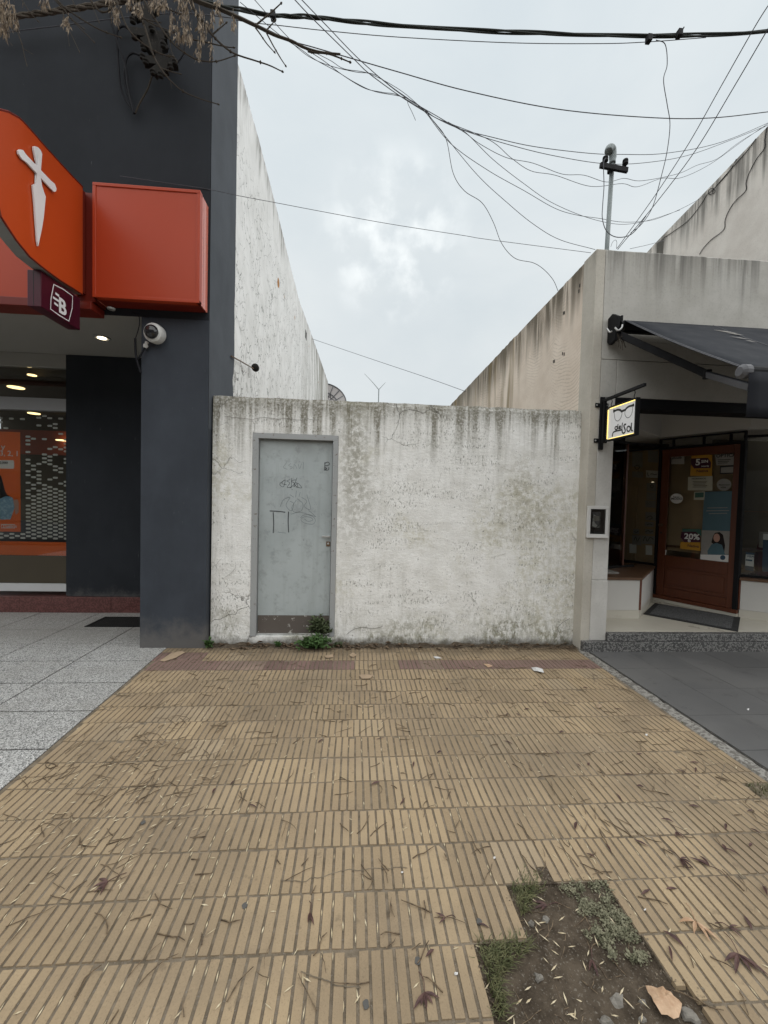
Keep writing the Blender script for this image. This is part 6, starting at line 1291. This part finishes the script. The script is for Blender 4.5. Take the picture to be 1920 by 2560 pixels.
sheet('crumpled_paper', PAPER, 'white crumpled paper scrap at the right end of the red tile row', 'paper', [(1328, 1670), (1342, 1671), (1356, 1678), (1360, 1686), (1345, 1684), (1334, 1678)], .008, .02, 5); sheet('paper_scrap', PAPER, 'pale paper scrap lying near the wall left of the crumpled paper', 'paper', [(1083, 1642), (1095, 1643), (1105, 1647), (1090, 1648)], .004, .008, 6)
sheet('cardboard_strip', CARD, 'torn brown cardboard strip at the foot of the charcoal pillar', 'cardboard', [(399, 1652), (430, 1634), (455, 1628), (463, 1633), (440, 1645), (410, 1655)], .008, .012, 7); sheet('fallen_leaf', CARD, 'tan dry leaf just right of the large weed', 'leaf', [(812, 1640), (832, 1639), (834, 1644), (822, 1647), (814, 1646)], .008, .012, 8); sheet('fallen_leaf', CARD, 'yellowish dry leaf beside the tan leaf near the door', 'leaf', [(873, 1639), (882, 1634), (892, 1638), (884, 1645), (876, 1643)], .006, .012, 9)
sheet('fallen_leaf', BROWNL, 'tan leaf on the red tile row left of the paper', 'leaf', [(1208, 1661), (1222, 1662), (1232, 1667), (1220, 1669)], .004, .008, 10); sheet('dropped_leaf', CARD, 'greenish brown curled leaf on the third tile row', 'leaf', [(897, 1690), (915, 1687), (934, 1690), (925, 1699), (905, 1700)], .006, .012, 11); sheet('paper_scrap', CARD, 'small cream crumpled scrap on the tiles at mid right', 'paper', [(1490, 1763), (1500, 1762), (1506, 1770), (1496, 1775), (1491, 1770)], .006, .015, 12)
for i, (px, py, lab) in enumerate(((1005, 2183, 'tiny white square scrap on the tiles near the lower middle'), (1612, 2276, 'tiny white speck of paper on the tiles right of the soil patch'), (1140, 2436, 'white petal-like scrap on the bottom centre tiles'), (1236, 2146, 'tiny white scrap beside a tile groove above the soil patch'), (1870, 1774, 'white scrap on the dark slate slabs'), (1616, 1838, 'white seed husk on the tiles at mid right'))):
    s_ = 3.0 if i != 2 else 5; sheet('paper_scrap', PAPER, lab, 'paper', [(px-s_, py-s_*.6), (px+s_, py-s_*.8), (px+s_*.8, py+s_*.7), (px-s_*.7, py+s_*.8)], .003, .004, 20+i)
for i, (px, py, lab) in enumerate(((1044, 2403, 'round dark gum spot on the bottom centre tiles'), (1198, 2305, 'dark gum spot on the tile left of the soil patch'), (358, 2057, 'dark gum spot on the left tiles'), (612, 2265, 'faint dark gum spot on the lower left tiles'), (915, 2512, 'dark gum smear at the bottom edge of the tiles'))):
    q = PZ(px, py); mb = MB(); mb.poly([(q.x+.010*cos(a*.5236)*(1+.2*sin(a*2+i)), q.y+.013*sin(a*.5236), .0012) for a in range(12)]); tag(mb.prism([v.copy() for v in mb.v], (0, 0, .001)).build('chewing_gum', plain('old_gum_%d' % i, (.10, .096, .09), .85, .1), None), lab, 'gum')

# dead leaves swept against the foot of the wall
mb = MB()
for k in range(150):
    x = RL.uniform(-1.45, 2.38); 
    if RL.random() < .4: x = RL.choice((-1.0, -.6, .1, 2.0))+RL.gauss(0, .2)
    y = RL.uniform(4.05, 4.15); z = .004+.03*max(0, (y-4.06)/.1); leafblade(mb, (x, y, 0), RL.gauss(0, .5), RL.uniform(.03, .08), RL.uniform(.012, .03), RL.uniform(.2, .8), z)
tag(mb.build('dead_leaves', mat_leaf('rotting_leaf', (.07, .048, .032), (.22, .155, .10))), 'brown dead leaves and scraps swept along the foot of the white wall', 'leaves', kind='stuff')
# cracks in the tiles
d5 = lambda x, y: (700+x*600/1659, 2050+y*510/1410); d2 = lambda x, y: (600+x*800/1659, 1560+y*500/1037); d1 = lambda x, y: (x*700/1659, 1500+y*550/1304); d3 = lambda x, y: (1300+x*620/1659, 1550+y*600/1605)
mb = MB()
for cv, L in ((d5, [(0, 415), (100, 420), (180, 425), (215, 395), (270, 400), (360, 370), (480, 340), (550, 350), (650, 330), (750, 340), (800, 325), (880, 330)]), (d5, [(150, 1045), (230, 1080), (330, 1110), (390, 1140), (470, 1150), (560, 1160)]), (d2, [(690, 290), (740, 310), (700, 340), (660, 400), (610, 415)]), (d2, [(740, 320), (750, 380), (760, 430), (730, 470)]), (d2, [(880, 370), (850, 410), (740, 430)]), (d1, [(1110, 430), (1180, 420), (1250, 435), (1330, 425), (1380, 400)]), (d1, [(700, 540), (740, 575), (870, 540)]), (d1, [(800, 930), (830, 960), (870, 985)]), (d1, [(600, 620), (650, 655), (760, 625)]), (d3, [(1220, 930), (1240, 970), (1340, 960), (1370, 985)]), (d3, [(1240, 970), (1240, 1020)]), (d3, [(1370, 960), (1340, 1080), (1310, 1110)]), (d3, [(480, 350), (500, 400), (490, 430)]), (d3, [(700, 620), (790, 650), (860, 700)])):
    P = crom([PZ(*cv(*p), .0012) for p in L], 4); P = [p+Vector((.004*mnoise.noise(p*60), .004*mnoise.noise(p*50+Vector((9, 0, 0))), 0)) for p in P]; ribbon(mb, P, .0032, (0, 0, 1))
mb.build('tile_crack', MORTAR, PAVE, kind='stuff')

# ================================================================== across the street, behind the camera (seen only in the glass)
for i, (x0, x1, h, col, lab) in enumerate(((-22, -8, 9.5, (.14, .125, .105), 'cream house across the street left'), (-7.9, 4, 8.6, (.10, .10, .098), 'grey flat-roofed house across the street middle'), (4.1, 18, 10.0, (.13, .09, .07), 'brick-coloured house across the street right'))):
    hse = thing('house', lab, 'house', ((x0+x1)/2, -14.2, 0), 'houses across the street'); BOX('house_wall', plain('house_paint_%d' % i, col, .9, .2), hse, x0, x1, -20, -14.1, -.05, h); BOX('house_roof', GROUT, hse, x0-.1, x1+.1, -20.1, -14.0, h+.002, h+.15)
    for k in range(3):
        xx = x0+(x1-x0)*(k+.5)/3; wn_ = BOX('house_window', BLACK, hse, xx-1, xx+1, -14.098, -14.06, 1.0, 2.6); BOX('window_glass', GLASS_D, wn_, xx-.9, xx+.9, -14.058, -14.05, 1.1, 2.5)
